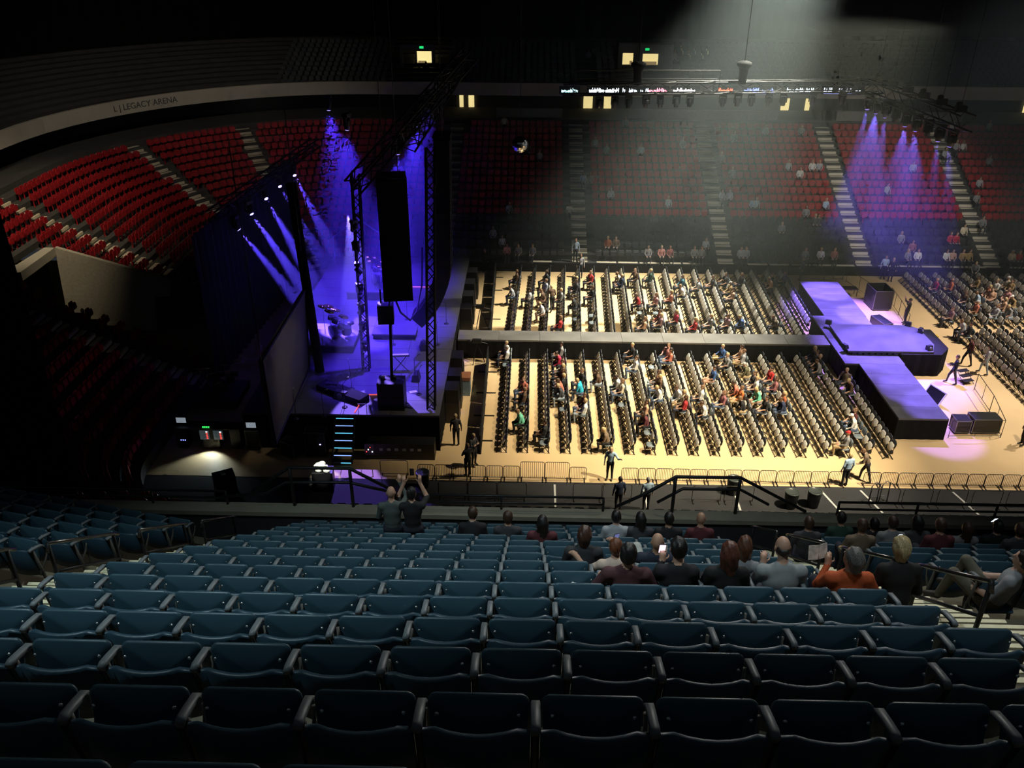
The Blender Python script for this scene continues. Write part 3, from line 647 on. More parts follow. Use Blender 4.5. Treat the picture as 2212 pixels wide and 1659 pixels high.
def person_prims(pose='sit', lean=0.0, twist=0.0, arms=('lap', 'lap'), hair='short', headturn=0.0, headnod=0.0, fine=False, sleeves=True, build=1.0, knees='down', hairpart=True, girl=False):
    P = []; H = []
    if pose == 'sit': piv = (0, 0, 0.50); dz = 0.0
    else: piv = (0, 0, 0.93); dz = 0.43
    def U(p):
        p = (p[0], p[1], p[2]+dz); p = rotx(p, -lean, piv); return rotz(p, twist, piv)
    Zs = 1
    P.append(('e', U((0, -0.01, 0.52)), (0.165*build, 0.125*build, 0.115), 2, 0.05))
    P.append(('e', U((0, -0.03, 0.68)), (0.150*build, 0.110*build, 0.16), Zs, 0.06))
    P.append(('e', U((0, -0.035, 0.87)), (0.172*build, 0.112*build, 0.17), Zs, 0.06))
    shw = 0.165*build*(0.92 if girl else 1.0)
    P.append(('c', U((-shw, -0.04, 0.99)), U((shw, -0.04, 0.99)), 0.062, 0.062, Zs, 0.05))
    P.append(('c', U((-0.05, -0.045, 1.035)), U((0.05, -0.045, 1.035)), 0.055, 0.055, Zs, 0.05))
    P.append(('c', U((0, -0.04, 1.02)), U((0, -0.012, 1.13)), 0.054, 0.050, 0, 0.025))
    hc = Vector(U((0, 0.0, 1.225)))
    def HD(x, y, z):
        q = rotx((x, y, z), headnod, (0, 0, -0.1)); q = rotz(q, headturn+twist, (0, 0, 0)); q = rotx(q, -lean*0.5, (0, 0, 0)); return tuple(hc+Vector(q))
    P.append(('e', HD(0, 0.0, 0.012), (0.074, 0.092, 0.108), 0, 0.02)); P.append(('e', HD(0, 0.035, -0.055), (0.054, 0.060, 0.055), 0, 0.03))
    P.append(('e', HD(0, 0.100, -0.012), (0.012, 0.018, 0.020), 0, 0.012))
    for sx in (-1, 1):
        P.append(('e', HD(sx*0.077, -0.005, -0.01), (0.010, 0.022, 0.032), 0, 0.006))
        if fine: P.append(('e', HD(sx*0.030, 0.084, 0.012), (0.014, 0.010, 0.008), 4, 0.003))
    if fine: P.append(('e', HD(0, 0.088, -0.058), (0.024, 0.010, 0.006), 4, 0.003))
    tg = H if (fine and hairpart) else P; hz = 0 if (fine and hairpart) else 4
    if hair in ('short', 'long', 'bob', 'bun'):
        tg.append(('e', HD(0, -0.014, 0.032), (0.083, 0.095, 0.102), hz, 0.02)); tg.append(('e', HD(0, -0.045, -0.01), (0.079, 0.066, 0.085), hz, 0.03))
    if hair == 'long':
        tg.append(('c', HD(0.02, -0.065, 0.0), HD(0.02, -0.075, -0.20), 0.072, 0.050, hz, 0.03)); tg.append(('c', HD(-0.045, -0.06, -0.02), HD(-0.055, -0.055, -0.19), 0.045, 0.032, hz, 0.03)); tg.append(('c', HD(0.055, -0.05, -0.02), HD(0.065, -0.045, -0.18), 0.042, 0.030, hz, 0.03))
    if hair == 'bob':
        tg.append(('c', HD(0, -0.055, 0.0), HD(0, -0.055, -0.09), 0.083, 0.066, hz, 0.03))
    if hair == 'bun': tg.append(('e', HD(0, -0.10, 0.05), (0.04, 0.035, 0.04), hz, 0.02))
    if hair == 'cap':
        tg.append(('e', HD(0, -0.005, 0.045), (0.084, 0.098, 0.085), hz, 0.01)); tg.append(('e', HD(0, 0.105, 0.045), (0.065, 0.065, 0.012), hz, 0.01))
    if hair == 'fringe':   # bald crown, hair round the sides
        tg.append(('e', HD(0, -0.035, -0.015), (0.080, 0.072, 0.055), hz, 0.015))
    # arms
    for i, sx in enumerate((-1, 1)):
        A = arms[i]; S = U((sx*(shw+0.015), -0.04, 0.985))
        if A == 'lap': E, W, d = U((sx*0.245, 0.02, 0.72)), U((sx*0.13, 0.24, 0.60)), (-sx*0.4, 1, -0.15)
        elif A == 'knee': E, W, d = U((sx*0.25, 0.10, 0.76)), U((sx*0.14, 0.34, 0.68)), (-sx*0.3, 1, -0.3)
        elif A == 'phone': E, W, d = U((sx*0.24, 0.10, 0.75)), U((sx*0.10, 0.28, 0.86)), (-sx*0.1, 0.5, 1)
        elif A == 'up': E, W, d = U((sx*0.26, 0.18, 1.02)), U((sx*0.14, 0.28, 1.26)), (0, 0.2, 1)
        elif A == 'out': E, W, d = U((sx*0.36, 0.10, 0.82)), U((sx*0.48, 0.24, 0.94)), (sx*0.6, 0.5, 0.3)
        elif A == 'hang': E, W, d = U((sx*0.25, -0.05, 0.72)), U((sx*0.26, 0.04, 0.47)), (0, 0.15, -1)
        elif A == 'fold': E, W, d = U((sx*0.25, 0.05, 0.76)), U((-sx*0.05, 0.17, 0.80)), (-sx, 0.1, 0.05)
        elif A == 'wide': E, W, d = U((sx*0.33, -0.02, 0.76)), U((sx*0.24, 0.22, 0.66)), (-sx*0.3, 1, 0)
        elif A == 'chin': E, W, d = U((sx*0.22, 0.20, 0.80)), U((sx*0.06, 0.14, 1.05)), (-sx*0.3, -0.2, 1)
        P.append(('c', S, E, 0.060*build, 0.047, Zs, 0.04)); P.append(('c', E, W, 0.043, 0.031, 1 if sleeves is True else 0, 0.02)); hand(P, W, d, sx, 0.55, fine)
    # legs
    for sx in (-1, 1):
        if pose == 'sit':
            hp = (sx*0.09, 0.02, 0.50)
            if knees == 'down': K, A_, T = (sx*0.125, 0.43, 0.52), (sx*0.13, 0.40, 0.09), (sx*0.14, 0.55, 0.04)
            elif knees == 'cross': K, A_, T = ((sx*0.05, 0.44, 0.56) if sx > 0 else (-0.10, 0.42, 0.52)), ((-0.22, 0.50, 0.30) if sx > 0 else (-0.11, 0.36, 0.09)), ((-0.27, 0.60, 0.24) if sx > 0 else (-0.11, 0.50, 0.04))
            elif knees == 'up': K, A_, T = (sx*0.17, 0.40, 0.74), (sx*0.16, 0.50, 0.33), (sx*0.17, 0.62, 0.28)
            P.append(('c', hp, K, 0.088*build, 0.062, 2, 0.04)); P.append(('c', K, A_, 0.060, 0.042, 2, 0.02)); P.append(('c', A_, T, 0.045, 0.036, 3, 0.02))
        else:
            st = {'stand': 0.0, 'walk': sx*0.20}.get(pose, 0.0)
            hp = rotz((sx*0.09, 0, 0.92), twist*0.5, piv); K = (sx*0.10, st*0.8+0.02, 0.50); A_ = (sx*0.105, st*1.2-0.02 if pose == 'walk' else -0.02, 0.09 if st <= 0 or pose == 'stand' else 0.10); T = (sx*0.12, A_[1]+0.15, 0.04)
            P.append(('c', hp, K, 0.092*build, 0.062, 2, 0.04)); P.append(('c', K, A_, 0.060, 0.044, 2, 0.02)); P.append(('c', A_, T, 0.046, 0.036, 3, 0.02))
    return P, H
PM = [PSKIN, PSHIRT, PTROU, PSHOE, PHAIR]
_pc = {}
def person_mesh(h, **kw):
    key = (h, tuple(sorted(kw.items())))
    if key not in _pc:
        P, H = person_prims(**kw); _pc[key] = (sdf_mesh(P, h, 'person', PM), sdf_mesh(H, h, 'hair', [PHAIR]) if H else None)
    return _pc[key]
SKINS = [(0.52, 0.30, 0.20), (0.60, 0.37, 0.26), (0.45, 0.25, 0.16), (0.30, 0.16, 0.10)]
HAIRS = [(0.03, 0.018, 0.012), (0.08, 0.045, 0.025), (0.18, 0.10, 0.05), (0.45, 0.33, 0.16), (0.25, 0.24, 0.22), (0.10, 0.03, 0.015)]
def person(loc, rz, label, shirt, trousers=(0.03, 0.035, 0.05), hairc=None, skin=None, h=0.030, group=None, scale=1.0, **kw):
    me, hm = person_mesh(h, **kw)
    o = obj('person', me, None, loc, rz); o.scale = (scale,)*3
    hc = hairc or HAIRS[hash(label) % 1 + int(abs(loc[0]*37+loc[1]*11)) % 4]; sk = skin or SKINS[int(abs(loc[0]*17+loc[1]*5)) % 3]
    for q in [o]:
        q['shirt'] = [float(v) for v in shirt]; q['trousers'] = [float(v) for v in trousers]; q['hair'] = [float(v) for v in hc]; q['skin'] = [float(v) for v in sk]
    if hm is not None:
        if not hm.get('tousled'):
            hm['tousled'] = True
            for v in hm.vertices: v.co += v.normal*0.0035*(math.sin(95*v.co.x+40*v.co.z)+math.sin(80*v.co.y-35*v.co.z+1.0))
        c = obj('hair', hm, o); c['hair'] = [float(v) for v in hc]
    tag(o, label, 'person', group)
    return o
# ================================================================== EVENT FLOOR: chairs and audience
ROWX = [-1.2+1.0167*j for j in range(19)]
slots = []      # dict per chair
for j, x in enumerate(ROWX):
    for i in range(18): slots.append(dict(x=x, y=34.62+0.535*i, blk='near', r=j, c=i))
    for i in range(21): slots.append(dict(x=x+0.02*i, y=46.35+0.535*i, blk='far', r=j, c=i))
for j in range(12):
    for i in range(15): slots.append(dict(x=26.3+1.0*j, y=49.6+0.535*i, blk='rfar', r=j, c=i))
    for i in range(22): slots.append(dict(x=26.4+1.0*j, y=36.6+0.535*i, blk='rnear', r=j, c=i))
slots = [s for s in slots if inframe((s['x'], s['y'], 0.6), -20) and not (s['x'] > 16.9 and s['x'] < 20 and 41.4 < s['y'] < 49)]
for s in slots: s['open'] = False; s['p'] = None
def nearest(px, py, z=0.75):
    p = atz(px, py, z); b = min(slots, key=lambda s: (s['x']-p.x)**2+(s['y']-p.y)**2+(100 if s['p'] else 0)); return b
# (px, py torso, shirt colour, words)
C_ = dict(white=(0.75, 0.73, 0.68), cream=(0.7, 0.6, 0.42), grey=(0.25, 0.25, 0.25), ltgrey=(0.42, 0.43, 0.45), black=(0.015, 0.015, 0.016), navy=(0.02, 0.03, 0.07), blue=(0.05, 0.11, 0.28), ltblue=(0.38, 0.52, 0.66), red=(0.5, 0.03, 0.03), crimson=(0.38, 0.015, 0.05), maroon=(0.10, 0.02, 0.025), coral=(0.55, 0.17, 0.11), pink=(0.6, 0.27, 0.25), peach=(0.62, 0.36, 0.22), brown=(0.10, 0.055, 0.03), taupe=(0.17, 0.12, 0.08), tan=(0.38, 0.25, 0.11), olive=(0.11, 0.10, 0.05), mint=(0.16, 0.55, 0.36), turquoise=(0.02, 0.38, 0.52), teal=(0.05, 0.16, 0.2), rose=(0.33, 0.13, 0.13), mauve=(0.3, 0.17, 0.19), purple=(0.15, 0.08, 0.3), rust=(0.36, 0.10, 0.04), charcoal=(0.05, 0.05, 0.055), green=(0.03, 0.07, 0.05), orange=(0.6, 0.16, 0.04))
TR = dict(d=(0.03, 0.035, 0.05), j=(0.07, 0.10, 0.16), l=(0.3, 0.36, 0.42), k=(0.38, 0.28, 0.15), b=(0.01, 0.01, 0.012), s=(0.4, 0.24, 0.17))
FP = [(1070,771,'white','d','cap','rest'),(1094,765,'white','d','short','turn'),(1209,762,'grey','d','short','rest'),(1210,784,'crimson','d','short','lean'),(1197,808,'coral','d','long','rest'),(1212,801,'cream','d','short','rest'),(1210,822,'maroon','d','long','rest'),(1197,836,'coral','l','long','lean'),(1213,855,'charcoal','l','short','lean'),
(1113,838,'coral','j','long','turn'),(1128,859,'brown','d','short','rest'),(1119,906,'mint','b','short','lean'),(1165,928,'black','b','short','rest'),(1235,832,'black','d','bob','rest'),(1253,818,'black','d','short','rest'),(1258,845,'turquoise','j','short','lean'),(1251,871,'maroon','j','short','rest'),(1257,885,'white','l','short','rest'),
(1296,816,'brown','l','long','lean'),(1327,828,'white','j','long','lean'),(1335,842,'cream','j','long','rest'),(1359,765,'black','d','short','turn'),(1370,789,'white','j','short','rest'),(1411,822,'peach','l','long','rest'),(1423,826,'brown','j','long','rest'),(1416,852,'white','j','short','lean'),(1439,769,'pink','j','long','turn'),(1452,777,'coral','j','long','rest'),(1462,855,'white','l','short','lean'),(1474,867,'cream','k','short','rest'),
(1388,906,'maroon','b','long','lean'),(1386,886,'peach','d','bob','rest'),(1308,955,'taupe','b','bob','lean'),(1556,763,'blue','k','short','turn'),(1565,781,'grey','b','short','rest'),(1601,777,'ltgrey','k','short','rest'),(1595,763,'peach','d','long','rest'),(1607,801,'olive','k','cap','lean'),(1623,832,'white','d','short','rest'),(1611,848,'coral','k','short','lean'),(1601,861,'orange','k','short','rest'),(1605,874,'black','k','short','lean'),
(1535,818,'blue','s','short','rest'),(1556,868,'rose','j','long','rest'),(1507,861,'white','d','short','rest'),(1492,875,'red','d','long','rest'),(1505,892,'white','d','short','lean'),(1654,816,'red','d','short','rest'),(1644,828,'charcoal','d','short','rest'),(1668,842,'rose','d','long','rest'),(1654,857,'mint','s','long','lean'),(1697,865,'rust','d','long','rest'),(1695,883,'navy','j','short','lean'),(1672,881,'black','d','short','rest'),
(1787,777,'charcoal','d','short','rest'),(1802,771,'black','d','long','rest'),(1791,795,'grey','d','short','lean'),(1812,795,'black','d','short','rest'),(1826,822,'taupe','d','short','turn'),(1826,838,'brown','d','short','lean'),(1849,916,'white','j','cap','lean'),(1830,910,'maroon','j','short','rest'),(1828,958,'grey','k','cap','rest'),
(1099,635,'ltgrey','j','short','lean'),(1127,601,'brown','d','short','rest'),(1133,643,'white','d','long','rest'),(1166,605,'charcoal','d','short','rest'),(1166,621,'ltgrey','d','bob','rest'),(1161,641,'brown','s','long','lean'),(1168,668,'white','s','short','lean'),(1205,704,'red','d','long','rest'),(1231,623,'charcoal','d','short','rest'),(1227,645,'grey','d','short','rest'),(1264,601,'red','d','short','turn'),(1257,615,'black','d','short','rest'),(1262,635,'black','d','long','rest'),(1257,656,'black','d','short','lean'),
(1325,609,'navy','d','short','rest'),(1359,597,'brown','d','long','turn'),(1353,611,'cream','d','short','lean'),(1396,601,'green','d','short','rest'),(1371,649,'red','d','long','lean'),(1430,653,'pink','d','long','rest'),(1443,649,'coral','d','long','rest'),(1418,692,'red','d','short','rest'),(1404,706,'peach','d','long','rest'),(1434,692,'mauve','d','long','rest'),(1453,690,'crimson','d','long','rest'),(1463,613,'teal','d','short','rest'),(1495,637,'white','d','short','lean'),(1512,622,'ltgrey','d','short','rest'),
(1551,605,'charcoal','d','short','turn'),(1541,617,'black','d','short','rest'),(1569,643,'peach','d','long','rest'),(1584,627,'tan','d','cap','rest'),(1594,609,'black','d','short','rest'),(1547,696,'grey','d','bob','rest'),(1567,700,'mauve','d','long','rest'),(1603,700,'blue','d','short','lean'),(1677,698,'taupe','d','short','lean'),(1653,609,'charcoal','d','short','rest'),(1660,619,'peach','d','short','lean'),(1687,605,'purple','d','long','rest'),(1496,706,'red','d','long','rest'),
(2030,621,'crimson','d','fringe','rest'),(2053,622,'orange','d','fringe','rest'),(2108,650,'ltblue','k','short','lean'),(2104,668,'coral','k','cap','rest'),(2089,647,'brown','d','long','rest'),(2120,618,'tan','d','bob','rest'),(2143,622,'white','d','short','rest'),(2159,616,'cream','d','cap','rest'),(2182,624,'tan','d','long','rest'),(2127,633,'coral','s','long','rest'),(2155,645,'peach','s','long','turn'),(2146,660,'peach','s','bob','rest'),(2168,639,'pink','s','long','rest'),(2180,655,'tan','k','cap','lean'),(2168,676,'grey','l','short','lean'),(2150,678,'ltgrey','l','long','rest'),(2036,689,'mauve','d','bob','rest'),(2027,702,'ltgrey','d','bob','lean'),(2049,707,'black','d','short','rest')]
POSES = {'rest': dict(pose='sit', lean=-0.08, arms=('lap', 'lap')), 'lean': dict(pose='sit', lean=0.35, arms=('knee', 'knee'), knees='down'), 'turn': dict(pose='sit', lean=0.0, twist=0.5, arms=('lap', 'wide'), headturn=0.5)}
HW = {'short': 'short-haired', 'long': 'long-haired', 'bob': 'bob-haired', 'cap': 'cap-wearing', 'fringe': 'bald'}
TW = dict(d='dark trousers', j='jeans', l='pale jeans', k='khaki trousers', b='black trousers', s='shorts')
PW = {'rest': 'sitting back', 'lean': 'leaning forward', 'turn': 'turning round'}
BW = {'near': 'near floor block', 'far': 'far floor block', 'rfar': 'far block past B-stage', 'rnear': 'near block past B-stage'}
CW = dict(ltgrey='light grey', ltblue='light blue')
seen_l = {}
for (px, py, sc, tr, hr, po) in FP:
    s = nearest(px, py); s['p'] = 1; s['open'] = True
    lb = '%s person in %s top and %s, %s, %s row, %s' % (HW[hr], CW.get(sc, sc), TW[tr], PW[po], ORD[s['r']+1], BW[s['blk']])
    if lb in seen_l: lb = '%s person in %s top, %s row, %s from near end, %s' % (HW[hr], CW.get(sc, sc), ORD[s['r']+1], ORD[s['c']+1], BW[s['blk']])
    if len(lb.split()) > 16: lb = '%s person in %s top, %s, %s row, %s' % (HW[hr], CW.get(sc, sc), PW[po], ORD[s['r']+1], BW[s['blk']])
    seen_l[lb] = 1
    kw = dict(POSES[po]); kw['hair'] = hr
    hc = {'cap': random.choice([(0.7, 0.7, 0.68), (0.45, 0.42, 0.38)])}.get(hr)
    if (px, py) == (1828, 958): hc = (0.6, 0.03, 0.03)
    person((s['x']-0.02, s['y'], 0.0), math.pi/2+random.uniform(-0.25, 0.25), lb, C_[sc], TR[tr], hc, group='audience seated on the event floor', scale=1.06, build=1.15, sleeves=(random.random() < 0.4), **kw)
# a few empty chairs with the seat down
for px, py in ((1165, 968), (1392, 962), (1388, 935), (1332, 870), (1215, 880), (1240, 690), (1402, 795), (1380, 672), (1405, 675), (1262, 680), (1268, 692), (1560, 690), (1852, 945), (1100, 782)):
    nearest(px, py, 0.5)['open'] = True
def chair_parts(is_open):
    f = MB()
    for sx in (-0.225, 0.225):
        f.tube([(sx, -0.27, 0.0), (sx, 0.06, 0.44)], 0.02, 4); f.tube([(sx, 0.24, 0.0), (sx*0.98, -0.17, 0.44), (sx*0.95, -0.27, 0.88)], 0.02, 4)
    f.tube([(-0.225, -0.24, 0.04), (0.225, -0.24, 0.04)], 0.016, 4); f.tube([(-0.225, 0.20, 0.045), (0.225, 0.20, 0.045)], 0.016, 4); f.box((0, -0.13, 0.36), (0.44, 0.16, 0.14))  # last box: dark block added for black fabric and shadow under the seat
    bk = rpad(0.47, 0.40, 0.06, 0.16, 4, 0.015); bk.v = [(x, y-0.25-0.12*z, z+0.74) for x, y, z in bk.v]
    st = rpad(0.44, 0.42, 0.055, 0.12, 4, 0.015)
    if is_open: st.v = [(x, z, 0.455+y*-1) for x, y, z in st.v]; st.f = [tuple(reversed(q)) for q in st.f]
    else: st.v = [(x, y-0.12-0.34*z, z*0.80+0.60) for x, y, z in st.v]
    return f, bk, st
_f0, _b0, _s0 = chair_parts(False); FR0 = _f0.mesh('frame', BLK); BK0 = _b0.mesh('backrest', PADM); ST0 = _s0.mesh('seat', PANM)
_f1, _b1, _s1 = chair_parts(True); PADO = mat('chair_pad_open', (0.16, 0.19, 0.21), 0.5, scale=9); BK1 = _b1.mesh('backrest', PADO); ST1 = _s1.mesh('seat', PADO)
whole = MB()
for q, m in ((_f0, 0), (_b0, 1), (_s0, 2)): whole.add(q.v, q.f, m)
WH0 = whole.mesh('folding_chair', [BLK, PADM, PANM])
slots.sort(key=lambda s: (0 if s['open'] else 1, math.hypot(s['x'], s['y'])))
for s in slots[:300]:
    lb = '%s folding chair, %s row from stage, %s from near end, %s' % ('seat-down' if s['open'] else 'flipped-up', ORD[s['r']+1], ORD[s['c']+1], BW[s['blk']])
    t = obj('folding_chair', FR0, None, (s['x'], s['y'], 0), math.pi/2); tag(t, lb, 'chair', 'padded folding chairs on the event floor')
    obj('backrest', BK1 if s['open'] else BK0, t); obj('seat', ST1 if s['open'] else ST0, t)
for s in slots[300:]: pass
stuff_join('folding_chair_rows', WH0, [(s['x'], s['y'], 0, math.pi/2) for s in slots[300:]], 'remaining rows of padded folding chairs across the event floor', 'chairs')
# standing people on the floor
ST = dict(stand=dict(pose='stand', arms=('hang', 'hang')), walk=dict(pose='walk', arms=('hang', 'lap')), point=dict(pose='stand', arms=('out', 'hang'), lean=0.05), fold=dict(pose='stand', arms=('fold', 'fold')), bend=dict(pose='walk', lean=0.45, arms=('knee', 'lap')), up=dict(pose='stand', arms=('up', 'up'), lean=-0.05))
G = 'people standing on the event floor'
for (px, py, rz, po, hr, sc, tr, lb) in [
    (1316, 1036, 2.9, 'point', 'long', 'ltblue', 'b', 'usher in pale blue shirt and black trousers pointing across the barricade'),
    (1822, 1050, 0.3, 'stand', 'short', 'ltblue', 'b', 'usher in pale blue shirt by the barricade gap, back to camera'),
    (1866, 1040, 1.2, 'bend', 'short', 'taupe', 'b', 'stooping person in taupe jacket beside the barricade gap'),
    (986, 962, 0.1, 'stand', 'short', 'charcoal', 'b', 'dark-clothed crew member walking along the stage front'),
    (1011, 1028, 0.6, 'fold', 'short', 'black', 'b', 'guard in black at the barricade beside the stage corner'),
    (1024, 1006, -2.2, 'fold', 'short', 'charcoal', 'b', 'second guard in dark clothes just behind the guard in black'),
    (1905, 603, 3.0, 'stand', 'short', 'ltblue', 'b', 'usher in pale shirt at the far kerb behind the B-stage'),
    (1921, 608, 3.0, 'stand', 'short', 'black', 'b', 'person in black standing beside the far kerb usher'),
    (1728, 606, 1.6, 'stand', 'short', 'charcoal', 'b', 'dark figure standing at the far tip of the B-stage'),
    (1953, 700, 1.4, 'up', 'short', 'black', 'b', 'camera operator in black at the B-stage edge'),
    (2053, 829, 1.2, 'walk', 'short', 'black', 'd', 'man in dark polo walking past the B-stage pit'),
    (2122, 808, 0.9, 'walk', 'long', 'ltgrey', 'l', 'person in grey hoodie walking along the near right chairs'),
    (2085, 790, 1.5, 'walk', 'short', 'maroon', 'b', 'person in maroon walking behind the man in dark polo'),
    (2206, 962, 1.5, 'stand', 'short', 'brown', 'b', 'dark figure cut by the right edge of the picture'),
    (2098, 612, 2.6, 'bend', 'short', 'grey', 'd', 'stooping person in grey before the yellow ramp'),
    (1192, 672, 0.2, 'bend', 'long', 'brown', 'b', 'person in brown stooping in the third row of the far floor block'),
    (1253, 600, 3.0, 'stand', 'short', 'ltgrey', 'd', 'person in grey standing at the foot of the bright far stairs'),
    (1048, 588, 2.8, 'stand', 'short', 'black', 'b', 'guard in black at the far stage corner'),
    (1236, 585, 3.0, 'stand', 'short', 'ltblue', 'd', 'person in pale blue stepping up the bright far stairs'),
    (175, 655, 2.0, 'stand', 'short', 'black', 'b', 'dark silhouette standing against the white corner wall')]:
    p = atz(px, py, 0.0)
    if px == 175: p = Vector((-24.9, 43.4, 1.4))
    if px == 1236: p = Vector((3.3, 58.6, Z0+0.02))
    person((p.x, p.y, p.z), rz, lb, C_[sc], TR[tr], None, group=G, hair=hr, **ST[po])
for px, rz, x in ((920, 0, -9.35), (908, 0.6, -9.95)):
    person((x, 79.4, 9.42 if px == 920 else 9.0), rz, 'dark silhouette in the lit upper doorway, %s of the pair' % ('the right-hand one' if px == 920 else 'the left-hand one'), C_['black'], TR['b'], (0.01, 0.01, 0.01), group='figures in the upper doorway', hair='short', scale=1.05, **ST['stand'])
# audience dotted over the far bowl
far_px = [(1230,455,'white'),(1090,245,'white'),(1445,440,'ltgrey'),(1320,420,'white'),(1285,300,'ltgrey'),(1310,315,'grey'),(1385,325,'ltgrey'),(1275,385,'grey'),(1260,390,'ltblue'),(1100,450,'grey'),(1085,515,'ltgrey'),(1095,545,'pink'),(1120,530,'grey'),(1065,500,'ltgrey'),(1140,320,'grey'),(1165,330,'grey'),
 (1585,290,'grey'),(1655,285,'ltgrey'),(1730,275,'grey'),(1705,360,'ltgrey'),(1730,378,'white'),(1757,365,'white'),(1768,350,'ltgrey'),(1560,345,'grey'),(1580,365,'grey'),(1635,440,'ltgrey'),(1628,440,'ltblue'),(1740,450,'grey'),(1785,440,'ltblue'),(1560,420,'ltgrey'),(1576,420,'ltgrey'),(1920,415,'ltgrey'),(1975,365,'ltgrey'),(2045,335,'ltgrey'),(2080,310,'white'),(2070,320,'ltgrey'),(2120,400,'ltgrey'),(2110,425,'grey'),(2140,350,'grey'),(2050,250,'ltgrey'),(2135,265,'grey'),
 (1775,553,'white'),(1805,555,'rose'),(1740,545,'grey'),(1600,540,'ltgrey'),(1612,545,'ltgrey'),(1525,525,'ltgrey'),(1515,535,'grey'),(1430,550,'pink'),(1448,548,'rose'),(1313,520,'rust'),(1330,515,'taupe'),(1690,495,'grey'),(2050,505,'red'),(2065,510,'red'),(2085,500,'cream'),(2045,550,'white'),(2060,555,'peach'),(2080,550,'tan'),(2095,552,'tan'),(1985,555,'white'),(1975,540,'rose'),(1960,545,'grey'),(2188,555,'cream'),(2205,558,'red'),(1950,520,'grey'),(2120,470,'grey'),(1760,470,'charcoal'),(1770,480,'charcoal'),(1475,305,'grey'),(1500,540,'grey'),(1350,250,'grey'),(1400,540,'grey'),(1150,550,'grey')]
def bowl_hit(px, py):
    d = _ray(px, py); m = RISE/TRD; z0 = Z0+0.75; t = (EYE-z0+BASE_FAR*m)/(d[1]*m-d[2]); return CAMP+d*t
far_px.sort(); shade = {}; todo = []
for (px, py, sc) in far_px:
    h = bowl_hit(px, py); i = max(0, min(NROW-2, int(round((h[1]-BASE_FAR-0.3)/TRD)))); sec = SECN[min(6, sum(h[0] < a for a in FAR_AISLES))]
    lb = '%s spectator in %s, %s row up, %s' % ('small' if i < 5 else 'tiny', CW.get(sc, sc), ORD[i+1], sec); shade[lb] = shade.get(lb, 0)+1
    if shade[lb] > 1: lb += ', %s from left' % ORD[shade[lb]]
    person((h[0], BASE_FAR+i*TRD+0.30, Z0+i*RISE-0.02), math.pi+random.uniform(-0.3, 0.3), lb, C_[sc], TR['d'], None, group='audience dotted over the far bowl', h=0.045, pose='sit', arms=('lap', 'lap'), hair=random.choice(('short', 'long')))
for k in range(10):
    person((5.0+0.62*k+(5.2 if k > 3 else 0), 81.6+0.85*(k % 2), 10.55+0.27*(k % 2)+0.25), math.pi, 'faint spectator beside the upper doorway, %s from the stage side' % ORD[k+1], C_[random.choice(('ltgrey', 'grey', 'cream'))], TR['d'], None, group='spectators on the upper deck', h=0.045, pose='sit', arms=('lap', 'lap'), hair='short')
# ================================================================== STAGE, RUNWAY, B-STAGE
def deck(name, label, x0, x1, y0, y1, z, px, py, m, skirt=SKIRT, cat='stage'):
    t = thing(name, label, cat, ((x0+x1)/2, (y0+y1)/2, 0)); cx, cy = (x0+x1)/2, (y0+y1)/2
    nx, ny = max(1, round((x1-x0)/px)), max(1, round((y1-y0)/py)); wx, wy = (x1-x0)/nx, (y1-y0)/ny
    b = MB(); b.bbox((-wx/2+0.008, -wy/2+0.008, -0.1), (wx/2-0.008, wy/2-0.008, 0)); pm = b.mesh('deck_panel', m)
    for i in range(nx):
        for j in range(ny): obj('deck_panel', pm, t, (x0+(i+0.5)*wx-cx, y0+(j+0.5)*wy-cy, z))
    b = MB(); N = int((x1-x0+y1-y0)*2*3); V = []; F = []
    per = [(x0, y0), (x1, y0), (x1, y1), (x0, y1), (x0, y0)]; k = 0
    for (ax, ay), (bx, by) in zip(per, per[1:]):
        L = math.hypot(bx-ax, by-ay); n = max(2, int(L*4)); nxn, nyn = (by-ay)/L, -(bx-ax)/L
        for i in range(n):
            u = i/n; o = -0.03+0.02*(k % 2); V += [(ax+(bx-ax)*u+nxn*o-cx, ay+(by-ay)*u+nyn*o-cy, 0.0), (ax+(bx-ax)*u+nxn*o-cx, ay+(by-ay)*u+nyn*o-cy, z-0.09)]; k += 1
    n = len(V)//2; F = [(2*i, 2*((i+1) % n), 2*((i+1) % n)+1, 2*i+1) for i in range(n)]
    b.add(V, F); b.build('skirt', skirt, t)
    return t
STZ = 1.95
deck('main_stage', 'main stage deck under blue light with black skirt', -13.4, -4.1, 34.45, 55.6, STZ, 2.3, 1.4, STAGEM)
deck('runway', 'long narrow grey runway between the two chair blocks', -4.05, 17.2, 44.3, 45.6, 1.2, 2.45, 1.3, mat('runway_deck', (0.115, 0.11, 0.10), 0.5, scale=0.8, var=0.22, detail=6), cat='runway')
deck('b_stage_wing', 'near wing of the violet-lit B-stage with black skirt', 18.05, 20.5, 36.2, 42.0, 1.2, 2.5, 1.2, STAGE2)
deck('b_stage_wing', 'far wing of the violet-lit B-stage', 18.05, 20.6, 48.4, 54.0, 1.2, 2.6, 1.2, STAGE2)
deck('b_stage_wing', 'middle deck of the B-stage joining runway and wings', 17.3, 20.55, 42.0, 48.4, 1.2, 3.3, 1.6, STAGE2)
t = thing('lift_platform', 'raised square lift platform at the centre of the B-stage', 'platform', (20.1, 44.8, 1.2))
b = MB(); b.prism([(-2.35, -1.75), (2.35, -1.75), (2.75, -0.8), (2.75, 1.3), (2.3, 1.8), (-2.35, 1.8)], 0.16, 0.26); b.build('platform_top', STAGE2, t)
b = MB(); b.prism([(-2.25, -1.6), (2.2, -1.6), (2.5, -0.8), (2.5, 1.2), (2.2, 1.65), (-2.25, 1.65)], 0.0, 0.16); b.build('platform_base', BLK, t)
